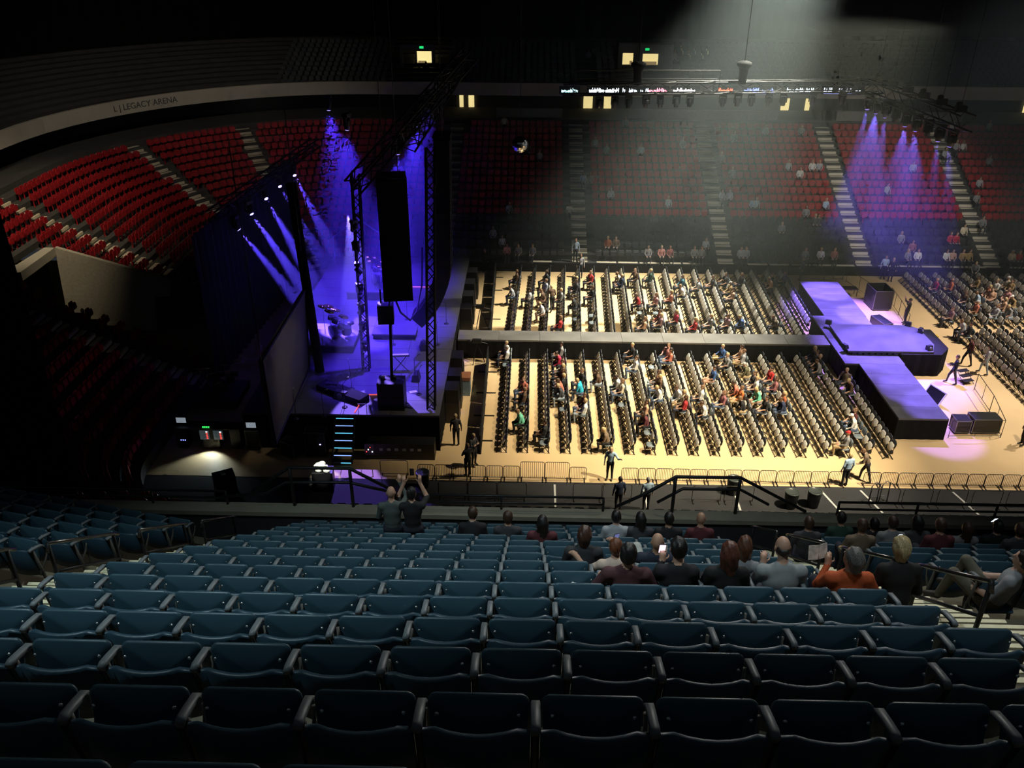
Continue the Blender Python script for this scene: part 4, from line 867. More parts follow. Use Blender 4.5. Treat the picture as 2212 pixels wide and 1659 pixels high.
for i in range(13): b = MB(); b.box((-2.0+i*0.33, -1.72, 0.09), (0.22, 0.10, 0.12)); b.build('edge_bracket', BLK, t)
t = thing('draped_riser', 'black draped support under the right side of the lift platform', 'riser', (22.0, 44.7, 0))
b = MB(); V = []; F = []; per = [(-1.3, -1.75), (0.9, -1.75), (1.6, -0.9), (1.6, 1.6), (-1.3, 1.6)]; n = 0
for (ax, ay), (bx, by) in zip(per, per[1:]+per[:1]):
    for i in range(8):
        o = 1+0.02*(i % 2); V += [((ax+(bx-ax)*i/8)*o, (ay+(by-ay)*i/8)*o, 0), ((ax+(bx-ax)*i/8)*o, (ay+(by-ay)*i/8)*o, 1.30)]
n = len(V)//2; b.add(V, [(2*i, 2*((i+1) % n), 2*((i+1) % n)+1, 2*i+1) for i in range(n)]); b.build('drape', SKIRT, t)
b = MB(); b.prism(per, 1.28, 1.34); b.build('top', BLK, t)
for (px, py, lb) in ((1790, 698, 'far left'), (1826, 750, 'near left'), (2008, 755, 'near right'), (1962, 702, 'far right'), (1990, 717, 'far right corner')):
    p = atz(px, py, 1.5); t = thing('monitor_speaker', 'small black monitor speaker at the %s of the lift platform' % lb, 'speaker', (p.x, p.y, 1.46), random.uniform(0, 3), 'monitor speakers round the lift platform')
    b = MB(); b.add([(-0.16, -0.14, 0), (0.16, -0.14, 0), (0.16, 0.16, 0), (-0.16, 0.16, 0), (-0.16, -0.02, 0.26), (0.16, -0.02, 0.26), (0.16, 0.16, 0.26), (-0.16, 0.16, 0.26)], [(3, 2, 1, 0), (4, 5, 6, 7), (0, 1, 5, 4), (1, 2, 6, 5), (2, 3, 7, 6), (3, 0, 4, 7)]); b.build('cabinet', BLK, t)
    b = MB(); b.lathe((0, -0.088, 0.13), [(0.10, 0), (0.07, 0.012)], 12, axis=(0, -0.9, 0.42)); b.build('driver', CASTM, t)
# pit gear beside the B-stage
def road_case(label, loc, size, rz=0, lid=True, open_top=False, cat='road case'):
    t = thing('road_case', label, cat, loc, rz, 'black road cases'); sx, sy, sz = size
    b = MB()
    if open_top:
        for a in ((-sx/2, -sy/2, sx/2, -sy/2+0.03), (-sx/2, sy/2-0.03, sx/2, sy/2), (-sx/2, -sy/2, -sx/2+0.03, sy/2), (sx/2-0.03, -sy/2, sx/2, sy/2)): b.bbox((a[0], a[1], 0.1), (a[2], a[3], sz))
        b.bbox((-sx/2, -sy/2, 0.1), (sx/2, sy/2, 0.14))
    else: b.bbox((-sx/2, -sy/2, 0.1), (sx/2, sy/2, sz))
    b.build('body', BLK, t)
    b = MB()
    for x in (-sx/2, sx/2):
        for y in (-sy/2, sy/2): b.box((x, y, sz/2+0.05), (0.035, 0.035, sz-0.1))
    for z in (0.1, sz):
        for y in (-sy/2, sy/2): b.box((0, y, z), (sx, 0.03, 0.03))
        for x in (-sx/2, sx/2): b.box((x, 0, z), (0.03, sy, 0.03))
    b.build('edge_trim', mat('case_edge', (0.22, 0.22, 0.23), 0.35, 0.8), t)
    for x in (-sx/2+0.1, sx/2-0.1):
        for y in (-sy/2+0.1, sy/2-0.1): b = MB(); b.lathe((x-0.02, y, 0.05), [(0.05, 0), (0.05, 0.04)], 10, axis=(1, 0, 0)); b.build('caster', BLK, t)
    return t
road_case('open-topped black road case beside the far B-stage wing', (23.0, 52.8, 0), (1.2, 1.5, 1.35), 0.05, open_top=True)
road_case('low black road case with blue lit lid near the lift platform', (22.0, 49.3, 0), (0.6, 1.4, 0.6), 0.25)
road_case('road case at the near pit fence, left of the pair', (21.6, 37.1, 0), (0.7, 0.7, 0.75))
road_case('wide road case at the near pit fence, right of the pair', (22.75, 37.15, 0), (1.35, 0.75, 0.85))
t = thing('flight_case_lid', 'white-edged dark case lid leaning beside the near wing', 'case lid', (21.5, 40.0, 0), 0.35)
b = MB(); b.box((0, 0, 0.42), (0.06, 1.1, 0.75), rot=Matrix.Rotation(0.5, 3, 'Y')); b.build('panel', BLK, t)
b = MB(); R_ = Matrix.Rotation(0.5, 3, 'Y')
for c, s in (((0, 0, 0.38), (0.08, 1.16, 0.05)), ((0, 0, -0.38), (0.08, 1.16, 0.05)), ((0, 0.56, 0), (0.08, 0.05, 0.8)), ((0, -0.56, 0), (0.08, 0.05, 0.8))): b.box(Vector((0, 0, 0.42))+R_ @ Vector(c), s, rot=R_)
b.build('edge', mat('white_edge', (0.7, 0.7, 0.7), 0.4), t)
t = thing('pit_steps', 'short black access steps beside the near pit fence', 'steps', (24.2, 42.3, 0), 0.3)
for k in range(3): b = MB(); b.bbox((-0.3, -0.3+k*0.25, 0.18*(k+1)), (0.3, -0.02+k*0.25, 0.18*(k+1)+0.04)); b.build('tread', BLK, t)
b = MB(); b.tube([(-0.32, -0.3, 0), (-0.32, 0.45, 0.6), (-0.32, 0.45, 0)], 0.02, 4); b.tube([(0.32, -0.3, 0), (0.32, 0.45, 0.6), (0.32, 0.45, 0)], 0.02, 4); b.build('side_frame', BLK, t)
b = MB(); b.box((0, 0, 0.02), (1.6, 0.5, 0.05)); tag(b.build('cable_ramp', YELLOWM, None, (30.9, 58.0, 0)), 'yellow cable ramp at the foot of the far right stairs', 'cable ramp')
b = MB(); b.box((0, 0, 0.02), (1.3, 0.3, 0.05)); tag(b.build('cable_ramp', YELLOWM, None, (24.5, 48.2, 0), 0.1), 'yellow cable ramp beside the lift platform', 'cable ramp')
t = thing('equipment_rack', 'dark rack table between far wing and pit fence', 'rack', (21.7, 54.6, 0)); b = MB(); b.bbox((-0.5, -0.3, 0.5), (0.5, 0.3, 0.56)); b.build('top', BLK, t)
for x in (-0.45, 0.45):
    for y in (-0.25, 0.25): b = MB(); b.tube([(x, y, 0), (x, y, 0.5)], 0.02, 4); b.build('leg', BLK, t)

# ------------------------------------------------------------------ barricades
def barrier_meshes(wd, ht, nb, m=BLK):
    f = MB(); r = 0.10; c = []
    for cx, a0 in ((wd/2-r, 0), (-wd/2+r, 90)):
        for i in range(4): a = math.radians(a0+30*i); c.append((cx+r*math.cos(a), 0, ht-r+r*math.sin(a)))
    f.tube([(wd/2, 0, 0.06)]+c+[(-wd/2, 0, 0.06)], 0.016, 5); f.tube([(-wd/2, 0, 0.12), (wd/2, 0, 0.12)], 0.014, 5)
    b = MB()
    for i in range(nb): x = -wd/2+wd*(i+1)/(nb+1); b.tube([(x, 0, 0.12), (x, 0, ht)], 0.0085, 4)
    g = MB()
    for x in (-wd/2+0.06, wd/2-0.06): g.box((x, 0, 0.02), (0.04, 0.42, 0.03)); g.box((x, 0, 0.06), (0.03, 0.03, 0.08))
    return f.mesh('frame', m), b.mesh('bars', m), g.mesh('foot', m)
GBAR = mat('barrier_steel', (0.05, 0.045, 0.04), 0.45, 0.5)
BS = barrier_meshes(0.74, 0.74, 9, GBAR); BT = barrier_meshes(1.08, 0.98, 11, GBAR); BO = barrier_meshes(1.25, 0.85, 0, GBAR)
def barrier(kind, loc, rz, label, group='steel crowd barricades'):
    M = {'s': BS, 't': BT, 'o': BO}[kind]; t = obj('crowd_barrier', M[0], None, loc, rz); tag(t, label, 'barrier', group)
    if kind != 'o': obj('bars', M[1], t)
    obj('feet', M[2], t); return t
x = -4.9; n = 0
while x < 24:
    n += 1; kind = 't' if n in (7, 8) else 's'; wd = 1.08 if kind == 't' else 0.74
    if 2.9 < x+wd/2 < 4.0 or 14.0 < x+wd/2 < 15.0: x += 0.78; continue
    barrier(kind, (x+wd/2, 32.18, 0), 0, '%s steel barricade panel on near floor edge, %s from the stage%s' % ('tall' if kind == 't' else 'low', ORD[n if n <= 30 else n-30], '' if n <= 30 else ' past the thirtieth')); x += wd+0.035
barrier('o', (-6.0, 32.3, 0), 0, 'open barricade frame standing in the violet light pool by the stage')
for i, x in enumerate((-3.2, -1.9, -0.6, 2.7, 4.0, 7.9, 9.3, 15.6, 17.0, 18.5, 20.0, 21.5)):
    barrier('o', (x, 30.75, 0), 0, 'open barricade frame on the grey near walkway, %s from the stage side' % ORD[i+1])
GATE = mat('gate_grey', (0.10, 0.10, 0.12), 0.4, 0.6)
t = thing('access_gate', 'pair of grey curved gate frames on the near walkway', 'gate', (15.2, 30.9, 0), 0.2)
for dx in (0, 0.5): b = MB(); b.tube([(dx-0.2, 0, 0), (dx-0.2, 0, 0.9), (dx-0.05, 0, 1.1), (dx+0.15, 0, 1.0), (dx+0.2, 0, 0.0)], 0.025, 6); b.tube([(dx-0.2, 0, 0.3), (dx+0.2, 0, 0.3)], 0.02, 6); b.build('frame', GATE, t)
# dark fence line in front of row one, with cross feet
for i in range(10):
    y = 34.3+i*2.4
    if 43.2 < y < 45: continue
    t = obj('front_barricade', None, None, (-2.2-0.02*i, y+1.1, 0)); tag(t, 'low black barricade length before the first chair row, %s from the near end' % ORD[i+1], 'barrier', 'black barricade before the front row')
    b = MB(); b.bbox((-0.05, -1.18, 0.0), (0.05, 1.18, 0.06)); b.bbox((-0.03, -1.18, 0.06), (0.03, 1.18, 1.05)); b.build('panel', MATTE, t)
    b = MB(); b.bbox((-0.5, -0.04, 0), (0.55, 0.04, 0.04)); b.build('cross_foot', BLK, t)
# pit fences beside the B-stage
for i, (A, B) in enumerate((((20.8, 36.4), (23.4, 36.5)), ((23.4, 36.5), (24.0, 39.0)), ((24.0, 39.0), (24.3, 41.4)), ((22.3, 57.0), (23.0, 53.9)), ((24.1, 53.6), (23.9, 51.4)), ((23.9, 51.4), (23.6, 49.2)), ((20.8, 57.2), (22.2, 57.4)))):
    A = Vector((*A, 0)); B = Vector((*B, 0)); L = (B-A).length
    f = MB(); f.tube([(-L/2, 0, 0), (-L/2, 0, 1.0), (L/2, 0, 1.0), (L/2, 0, 0)], 0.02, 5); f.tube([(-L/2, 0, 0.12), (L/2, 0, 0.12)], 0.016, 5); f.tube([(0, 0, 0.12), (0, 0, 1.0)], 0.014, 5)
    tag(f.build('pit_fence', GBAR, None, (A+B)/2, math.atan2(B.y-A.y, B.x-A.x)), 'thin steel pit fence length beside the B-stage, %s from the near end' % ORD[i+1], 'fence', 'pit fences beside the B-stage')
# bins
def bin_(label, loc, bag=False, rim=True):
    t = thing('waste_bin', label, 'bin', loc, 0, 'waste bins'); b = MB(); b.lathe((0, 0, 0), [(0.24, 0), (0.30, 0.72), (0.30, 0.80), (0.27, 0.80), (0.24, 0.25)], 18); b.build('body', mat('bin_plastic', (0.012, 0.014, 0.013), 0.5), t)
    b = MB(); b.lathe((0, 0, 0), [(0.305, 0.76), (0.32, 0.79), (0.29, 0.82), (0.27, 0.79)], 18); b.build('liner_rim', mat('bin_liner', (0.05, 0.06, 0.055), 0.3), t)
    return t
bin_('dark waste bin at the near barricade under the stage light', (-4.6, 31.5, 0)); bin_('dark waste bin before the barricade by the right guard rail', (9.2, 31.45, 0)); bin_('dark round bin on the grey near walkway', (12.5, 30.6, 0)); bin_('wide dark bin with liner left of the round walkway bin', (11.5, 30.5, 0))
# lit case by the left guard rail
t = thing('work_case', 'black case topped with brightly lit crumpled white plastic', 'case', (-9.0, 31.3, 0), 0.1)
b = MB(); b.bbox((-0.45, -0.3, 0), (0.45, 0.3, 0.95)); b.build('body', BLK, t)
m = sdf_mesh([('e', (random.uniform(-0.25, 0.25), random.uniform(-0.2, 0.2), random.uniform(0.95, 1.25)), (0.16, 0.13, 0.12), 0, 0.03) for _ in range(9)], 0.035, 'plastic', [WHITEP]); obj('plastic', m, t)
spot('case_fill_spot', (-8.7, 29.6, 4.2), (-9.0, 31.3, 1.0), 1000, (0.95, 1.0, 0.85), 18, 0.4, 0.05)  # unseen spot added to brighten the white plastic
t = thing('floor_case', 'dark blue-lit equipment case on the walkway left of the guard rail', 'case', (-13.3, 30.9, 0), 0.5); b = MB(); b.box((0, 0, 0.45), (0.9, 0.7, 0.9)); b.build('body', BLK, t); b = MB(); b.box((0, 0, 0.905), (0.2, 0.16, 0.01)); b.build('sticker', PAPER, t)

# ------------------------------------------------------------------ stage-side desks and cases
def desk(label, x0, x1, y, h, lamps=True):
    t = thing('control_desk', label, 'desk', ((x0+x1)/2, y, 0)); w_ = x1-x0
    b = MB(); b.bbox((-w_/2, -0.35, h-0.06), (w_/2, 0.35, h)); b.build('top', BLK, t)
    for xa, xb in ((-w_/2, -w_/2+0.5), (w_/2-0.5, w_/2), (-0.3, 0.5)): b = MB(); b.bbox((xa, -0.30, 0), (xb, 0.30, h-0.06)); b.build('rack', BLK, t)
    for x in (-0.1, 0.55):
        b = MB(); b.bbox((x-0.26, -0.36, h-0.6), (x+0.18, -0.31, h-0.12)); b.build('rack_panel', mat('rack_panel', (0.06, 0.07, 0.08), 0.4, emit=(0.5, 0.7, 0.8), estr=0.05), t)
        for k in range(5):
            b = MB(); b.bbox((x+0.05, -0.375, h-0.55+k*0.09), (x+0.13, -0.365, h-0.50+k*0.09)); b.build('indicator', mat('red_led', (0.5, 0.02, 0.02), 0.4, emit=(1.0, 0.08, 0.06), estr=1.2) if k < 4 else WHITEE, t)
    for k in range(4): b = MB(); b.bbox((0.0+k*0.09-0.2, -0.30, h+0.02), (0.05+k*0.09-0.2, -0.24, h+0.08)); b.build('green_light', mat('green_led', (0, 0.4, 0.1), 0.4, emit=(0.05, 1.0, 0.15), estr=0.9), t)
    for k in range(3): b = MB(); b.bbox((-w_/2+0.2+k*0.1, -0.32, 0.45), (-w_/2+0.25+k*0.1, -0.305, 0.50)); b.build('blue_light', mat('blue_led', (0, 0.05, 0.5), 0.4, emit=(0.25, 0.3, 1.0), estr=2), t)
    return t
desk('long dark stage-side control desk with red and green lights', -16.7, -13.6, 34.6, 1.15)
spot('desk_lamp', (-15.0, 34.2, 0.62), (-15.0, 32.9, 0.0), 110, (0.75, 0.95, 1.0), 110, 0.5, 0.1)
def monitor(label, loc, rz=0, m=MONIT):
    t = thing('monitor', label, 'monitor', loc, rz, 'monitors on the stage-side desk'); b = MB(); b.box((0, 0, 0.28), (0.5, 0.04, 0.32)); b.build('bezel', BLK, t); b = MB(); b.box((0, -0.025, 0.28), (0.46, 0.01, 0.28)); b.build('screen', m, t); b = MB(); b.tube([(0, 0.02, 0), (0, 0.02, 0.15)], 0.02, 6); b.build('stand', BLK, t)
monitor('grey lit monitor at the left end of the stage-side desk', (-16.4, 34.55, 1.15)); 
t = road_case('tall drawer case at the right end of the stage-side desk', (-13.0, 34.5, 0), (0.65, 0.6, 1.1)); monitor('pale blue lit monitor on the drawer case', (-13.0, 34.3, 1.1))
road_case('low blue-edged case left of the rack case by the stage', (-11.1, 33.9, 0), (0.8, 0.6, 0.8), -0.5)
t = road_case('rack case with bright blue rim beside the stage steps', (-9.9, 34.0, 0), (0.95, 0.65, 1.35)); b = MB(); b.box((0.25, -0.34, 0.75), (0.07, 0.02, 0.04)); b.build('indicator', BLUELENS, t)
# lit stage steps
t = thing('stage_steps', 'stage steps with glowing cyan and violet tread edges', 'steps', (-8.55, 34.0, 0))
for k in range(7):
    z = 0.12+k*0.27; y = -0.95+k*0.22
    b = MB(); b.bbox((-0.45, y, z), (0.45, y+0.26, z+0.05)); b.build('tread', BLK, t); b = MB(); b.bbox((-0.40 if k else -0.05, y-0.012, z+0.02), (0.42, y-0.002, z+0.055)); b.build('edge_light', CYANE if k % 2 == 0 else mat('step_light_violet', (0.2, 0.2, 0.6), 0.4, emit=(0.25, 0.42, 1.0), estr=1.3), t)
b = MB(); b.bbox((-0.5, -0.95, 0), (-0.46, 0.6, 0.10)); b.tube([(-0.48, -0.95, 0.1), (-0.48, 0.55, 1.9)], 0.03, 4); b.tube([(0.48, -0.95, 0.1), (0.48, 0.55, 1.9)], 0.03, 4); b.build('stringer', BLK, t)
# ramped case row right of the steps
t = thing('amp_case_row', 'long dark amplifier case row with pale sockets below the stage edge', 'amplifier rack', (-5.9, 33.95, 0))
b = MB(); b.bbox((-1.6, -0.3, 0), (1.6, 0.4, 0.85)); b.build('body', BLK, t)
for k in range(6): b = MB(); b.box((-0.9+k*0.36, -0.31, 0.55), (0.16, 0.03, 0.12)); b.build('socket', mat('pale_socket', (0.4, 0.4, 0.45), 0.4), t)
b = MB(); b.box((-1.45, -0.33, 0.55), (0.42, 0.05, 0.6)); b.build('rack_face', mat('rack_face', (0.08, 0.08, 0.09), 0.4), t)
for k in range(4): b = MB(); b.box((-1.58+k*0.09, -0.365, 0.45+0.12*(k % 3)), (0.05, 0.02, 0.05)); b.build('indicator', [mat('red_led', (0, 0, 0)), WHITEE][k % 2], t)
t = thing('handrail', 'white square frame and rail at the head of the stage steps', 'railing', (-7.9, 34.5, STZ)); b = MB(); b.tube([(0, 0, 0), (0, 0, 0.55), (0.4, 0, 0.55), (0.4, 0, 0)], 0.02, 5); b.build('frame', mat('pale_frame', (0.4, 0.4, 0.45), 0.4), t)
# red edge light on the deck
b = MB(); b.tube([(-8.1, 34.6, STZ+0.03), (-7.9, 36.3, STZ+0.03), (-7.1, 36.35, STZ+0.03)], 0.035, 4); tag(b.build('edge_light_strip', REDE), 'glowing red edge strip on the near stage corner', 'light strip')
b = MB(); b.tube([(-7.6, 50.2, STZ+0.03), (-6.3, 50.2, STZ+0.03)], 0.035, 4); tag(b.build('edge_light_strip', mat('pink_light', (0.6, 0.1, 0.4), 0.5, emit=(1.0, 0.2, 0.6), estr=0.8)), 'glowing pink edge strip far back on the stage', 'light strip')

# ------------------------------------------------------------------ trusses
def truss(label, A, B, s=0.5, n=None, name='lighting_truss', m=None, lr=0.024):
    A = Vector(A); B = Vector(B); L = (B-A).length; t = thing(name, label, 'truss', A); d = (B-A)/L; m = m or mat('truss_black', (0.007, 0.007, 0.008), 0.6)
    up = Vector((0, 0, 1)) if abs(d.z) < 0.9 else Vector((0, 1, 0)); sd = d.cross(up).normalized(); up = sd.cross(d)
    C4 = [sd*(s/2)*a+up*(s/2)*c for a, c in ((-1, -1), (1, -1), (1, 1), (-1, 1))]
    for c in C4: b = MB(); b.tube([c, c+d*L], 0.045, 6); b.build('chord', m, t)
    b = MB(); n = n or max(2, int(L/s/1.2))
    for i in range(n):
        p0, p1 = d*(L*i/n), d*(L*(i+1)/n)
        for k in range(4): b.tube([C4[k]+p0, C4[(k+1) % 4]+p1] if i % 2 else [C4[(k+1) % 4]+p0, C4[k]+p1], lr, 4)
    b.build('lacing', m, t); return t
TZ = 14.0
truss('long black lighting truss hung across before the LED ribbon', (1.7, 50.2, TZ), (19.2, 52.4, TZ), 0.6, n=16, lr=0.015)
truss('black lighting truss leg running toward the camera over the B-stage', (19.4, 52.6, TZ), (20.5, 41.9, TZ), 0.75)
truss('short black truss stub at the corner over the B-stage', (17.6, 52.2, TZ-0.1), (20.4, 52.8, TZ-0.1), 0.7)
t = thing('rail_frame', 'thin black safety frame above the long lighting truss', 'frame', (6.5, 50.9, TZ)); b = MB(); b.tube([(-4.2, -0.2, 0), (-4.2, -0.2, 0.95), (4.1, 0.2, 0.95), (4.1, 0.2, 0)], 0.03, 5); b.build('pipe', BLK, t); b = MB(); b.tube([(-4.2, -0.2, 0.5), (4.1, 0.2, 0.5)], 0.02, 5); b.build('cross_pipe', BLK, t)
def moving_head(label, loc, rz=0, tilt=0.0, lens=None, light=None, group='moving-head lamps on the trusses', s=1.0):
    t = thing('moving_head_lamp', label, 'stage light', loc, rz, group); t.scale = (s, s, s)
    b = MB(); b.box((0, 0, -0.10), (0.42, 0.34, 0.16)); b.build('base', BLK, t)
    b = MB(); b.box((-0.20, 0, -0.40), (0.06, 0.16, 0.46)); b.box((0.20, 0, -0.40), (0.06, 0.16, 0.46)); b.box((0, 0, -0.20), (0.42, 0.16, 0.06)); b.build('yoke', BLK, t)
    ax = Vector((0, math.sin(tilt), -math.cos(tilt))); b = MB(); b.lathe(Vector((0, 0, -0.52))-ax*0.22, [(0.10, 0), (0.16, 0.05), (0.16, 0.30), (0.14, 0.52), (0.12, 0.53)], 14, axis=ax); h = b.build('head', BLK, t)
    b = MB(); b.lathe(Vector((0, 0, -0.52))+ax*0.315, [(0.115, 0), (0.09, 0.012)], 14, axis=ax); b.build('lens', lens or mat('dark_lens', (0.03, 0.03, 0.04), 0.1), h)
    if light:
        p = Vector(loc)+Matrix.Rotation(rz, 3, 'Z') @ (Vector((0, 0, -0.52))+ax*0.36)*s; spot('beam_light', p, *light)
    return t
for i, px in enumerate((1293, 1326, 1356, 1394, 1426, 1460, 1490, 1563, 1596, 1627, 1666, 1699, 1765, 1833)):
    p = aty(px, 208, 51.3); u = (p.x-1.7)/17.5; moving_head('moving-head lamp under the long truss, %s from the stage side' % ORD[i+1], (p.x, 50.2+2.2*u, TZ-0.3), random.uniform(-0.6, 0.6), random.uniform(-0.3, 0.3), s=0.92)
for i in range(9):
    u = (i+0.4)/9; loc = (19.45+1.05*u, 52.4-10.3*u, TZ-0.42); on = i in (0, 1, 2, 4, 5, 7, 8)
    tg = (19.3+0.6*(i % 3), 53.2-17.0*u, 1.2)
    moving_head('moving-head lamp under the B-stage truss leg, %s from the far corner' % ORD[i+1], loc, 0, (i % 3-1)*0.1, VIOLENS if on else None, (tg, 56000 if i < 3 else (34000 if i < 6 else 26000), VIOLET, 38 if i in (1, 4, 5) else 18, 0.5, 0.1) if on else None)
for i in range(6):
    u = i/6+0.08; b = (19.5+1.05*u, 52.2-10.4*u, TZ+0.42)
    t = thing('truss_motor', 'chain hoist motor on top of the B-stage truss leg, %s from the far corner' % ORD[i+1], 'hoist', b, 0.3*i, 'hoists on the B-stage truss'); m = MB(); m.box((0, 0, 0.14), (0.3, 0.5, 0.28)); m.lathe((0, 0.1, 0.28), [(0.14, 0), (0.15, 0.12), (0.06, 0.18)], 10); m.build('body', BLK, t)
    m = MB(); m.tube([(0, 0, 0.25), (0, 0, 16.0)], 0.012, 4); m.build('chain', BLK, t)
for i, (px, y) in enumerate(((1375, 51), (1600, 51.5))):
    p = aty(px, 190, y); t = thing('hoist_unit', 'black hoist unit standing up from the long truss, %s from the stage side' % ORD[i+1], 'hoist', (p.x, y-0.2, TZ+0.2), 0, 'hoists on the long truss'); b = MB(); b.lathe((0, 0, 0.0), [(0.22, 0), (0.25, 0.7), (0.3, 0.9), (0.42, 1.0), (0.42, 1.15), (0.15, 1.25)], 10); b.build('body', MATTE, t); b = MB(); b.tube([(0, 0, 1.2), (0, 0, 16)], 0.03, 5); b.build('cable', BLK, t)
# stage roof rig
truss('dark roof truss running over the stage front', (-2.9, 42.0, 16.9), (-7.6, 36.0, 12.3), 0.6)
truss('dark overhead truss along the stage front edge', (-5.2, 36, 14.2), (-4.6, 56, 14.2), 0.7)
truss('dark upstage truss carrying the blue beam lamps', (-16.6, 43.0, 8.7), (-13.6, 54.5, 9.9), 0.5)
truss('dark vertical truss leg at the near stage corner', (-4.55, 35.2, STZ), (-4.2, 36.0, 14), 0.36)
truss('dark vertical lamp tower rising from mid stage', (-8.3, 39.0, STZ), (-8.1, 39.2, 12.0), 0.34)
b = MB(); b.tube([(-10.65, 38.7, STZ), (-11.2, 39.4, 11.5)], 0.24, 8); tag(b.build('draped_tower', DRAPE), 'thick black draped tower leg beside the tilted screen', 'tower')
for k in range(7):
    z = 3.2+k*1.05; moving_head('lamp on the vertical mid-stage tower, %s from the deck' % ORD[k+1], (-8.25, 38.7, z+0.5), 1.2*k, 0.8, None, group='lamps on the mid-stage tower', s=0.75)
for i, (px, py, y, pw) in enumerate(((508, 483, 44, 1), (537, 450, 46.2, 1), (570, 418, 48.6, 0.7), (632, 368, 52, 0.5), (600, 392, 50.4, 0.4))):
    p = aty(px, py, y); tgt = atz(*((700, 720), (735, 738), (755, 746), (800, 700), (790, 730))[i], STZ)
    d = (tgt-p); moving_head('blue beam lamp on the upstage truss, %s from the near end' % ORD[i+1], (p.x, p.y, p.z+0.45), math.atan2(-d.x, d.y), math.atan2(math.hypot(d.x, d.y), -d.z), BLUELENS, (tuple(tgt), 140000*pw, (0.11, 0.06, 1.0), 10, 0.5, 0.08))
# wash lamps over the stage
for i, (x, y, tx, ty, pw, an) in enumerate(((-6.2, 40, -7.4, 38.8, 26000, 40), (-6.0, 46, -7.6, 44.5, 30000, 42), (-6.0, 52, -8, 51, 13000, 44), (-9.5, 45, -9.5, 45, 16000, 48), (-11.5, 50, -10.5, 50.5, 26000, 46))):
    moving_head('blue wash lamp over the stage, %s from the near side' % ORD[i+1], (x, y, 13.6), 0.4*i, 0.1, BLUELENS, ((tx, ty, STZ), pw, BLUE, an, 0.7, 0.2), group='blue wash lamps over the stage')
spot('blue_side_light', (-9.0, 41.0, 9.5), (-6.2, 32.6, 0), 20000, (0.25, 0.16, 1.0), 28, 0.15, 0.05)
# upstage backdrop
V = []; F = []; n = 140
for k in range(n+1):
    u = k/n; V += [(-17.0+1.0*u+0.12*math.sin(k*1.1), 41.0+16.6*u, 0.0), (-17.0+1.0*u+0.12*math.sin(k*1.1), 41.0+16.6*u, 8.3)]
    if k: F.append((2*k-2, 2*k, 2*k+1, 2*k-1))
b = MB(); b.add(V, F); tag(b.build('backdrop', mat('backdrop_cloth', (0.035, 0.035, 0.04), 0.95, spec=0.1)), 'dark pleated backdrop curtain behind the stage in blue haze', 'curtain')
# tilted side screen
P4 = [(-11.06, 31.68, 2.0), (-11.28, 38.96, 2.0), (-10.96, 38.96, 6.36), (-11.12, 31.68, 6.13)]
t = thing('side_screen', 'large pale grey side screen hanging edge-on left of the stage', 'screen', P4[0]); o = Vector(P4[0]); b = MB(); V = [Vector(p)-o for p in P4]; V2 = [v+Vector((-0.16, 0, 0)) for v in V]
b.add(V+V2, [(0, 1, 2, 3), (7, 6, 5, 4), (0, 4, 5, 1), (1, 5, 6, 2), (2, 6, 7, 3), (3, 7, 4, 0)]); b.build('panel', SCREENM, t)
b = MB(); b.tube([v+Vector((0.02, 0, 0)) for v in V], 0.05, 4, closed=True); b.build('frame', BLK, t)
for q in (V[2], V[3]): b = MB(); b.tube([q, q+Vector((0, 0, 9))], 0.02, 4); b.build('cable', BLK, t)
spot('screen_spill', (-3.5, 33.5, 9.0), (-11.1, 35.3, 4.0), 420, (1.0, 0.9, 0.75), 40, 0.8, 0.5)
# line arrays
def line_array(label, top, n, w_, hgt, curve, rz, depth=0.7):
    t = thing('line_array', label, 'speaker array', top, rz, 'hanging speaker arrays'); b = MB(); b.box((0, 0, 0.15), (w_*0.95, depth*1.1, 0.12)); b.build('fly_frame', BLK, t)
    y = 0.0; z = 0.0; a = 0.0
    for k in range(n):
        a = curve(k/(n-1)); c = Vector((0, y, z))+Vector((0, -math.sin(a), -math.cos(a)))*hgt/2
        Rm = Matrix.Rotation(-a, 3, 'X'); b = MB(); b.box((0, 0, 0), (w_, depth, hgt*0.97), rot=Rm); b.box((0, 0, 0), (w_*0.3, depth*1.06, hgt*0.8), rot=Rm)
        q = b.build('speaker_cabinet', BLK, t, c); y += -math.sin(a)*hgt; z += -math.cos(a)*hgt
    for x in (-0.3, 0.3): b = MB(); b.tube([(x, 0, 0.2), (x, 0, 20)], 0.015, 4); b.build('chain', BLK, t)
    return t
line_array('side-facing hanging speaker array in front of the stage', aty(845, 385, 37.5), 14, 1.35, 0.40, lambda u: 0.25*u, 0.15)
line_array('long J-shaped hanging speaker array at the stage front', (-4.15, 40.6, 13.4), 22, 1.15, 0.44, lambda u: 0.02+0.75*max(0, u-0.62)/0.38, -math.pi/2, 0.75)
t = thing('hanging_speaker', 'small black speaker hanging below the side-facing array', 'speaker', aty(832, 655, 37.3), 0.1); b = MB(); b.box((0, 0, -0.5), (0.75, 0.6, 0.95)); b.build('cabinet', BLK, t); b = MB(); b.tube([(-0.2, 0, 0), (-0.2, 0, 0.7)], 0.04, 5); b.tube([(0.2, 0, 0), (0.25, 0, 0.7)], 0.04, 5); b.build('bracket', BLK, t)
b = MB(); A = aty(848, 632, 37.5); B = aty(905, 655, 40.5); b.tube([A, A.lerp(B, 0.25)+Vector((0, 0, -0.9)), A.lerp(B, 0.6)+Vector((0, 0, -1.15)), A.lerp(B, 0.9)+Vector((0, 0, -0.5)), B+Vector((0.2, 0, 1.0)), B+Vector((0.3, 0, 3))], 0.05, 6); tag(b.build('speaker_cable', BLK), 'drooping black cable loop between the two speaker arrays', 'cable')
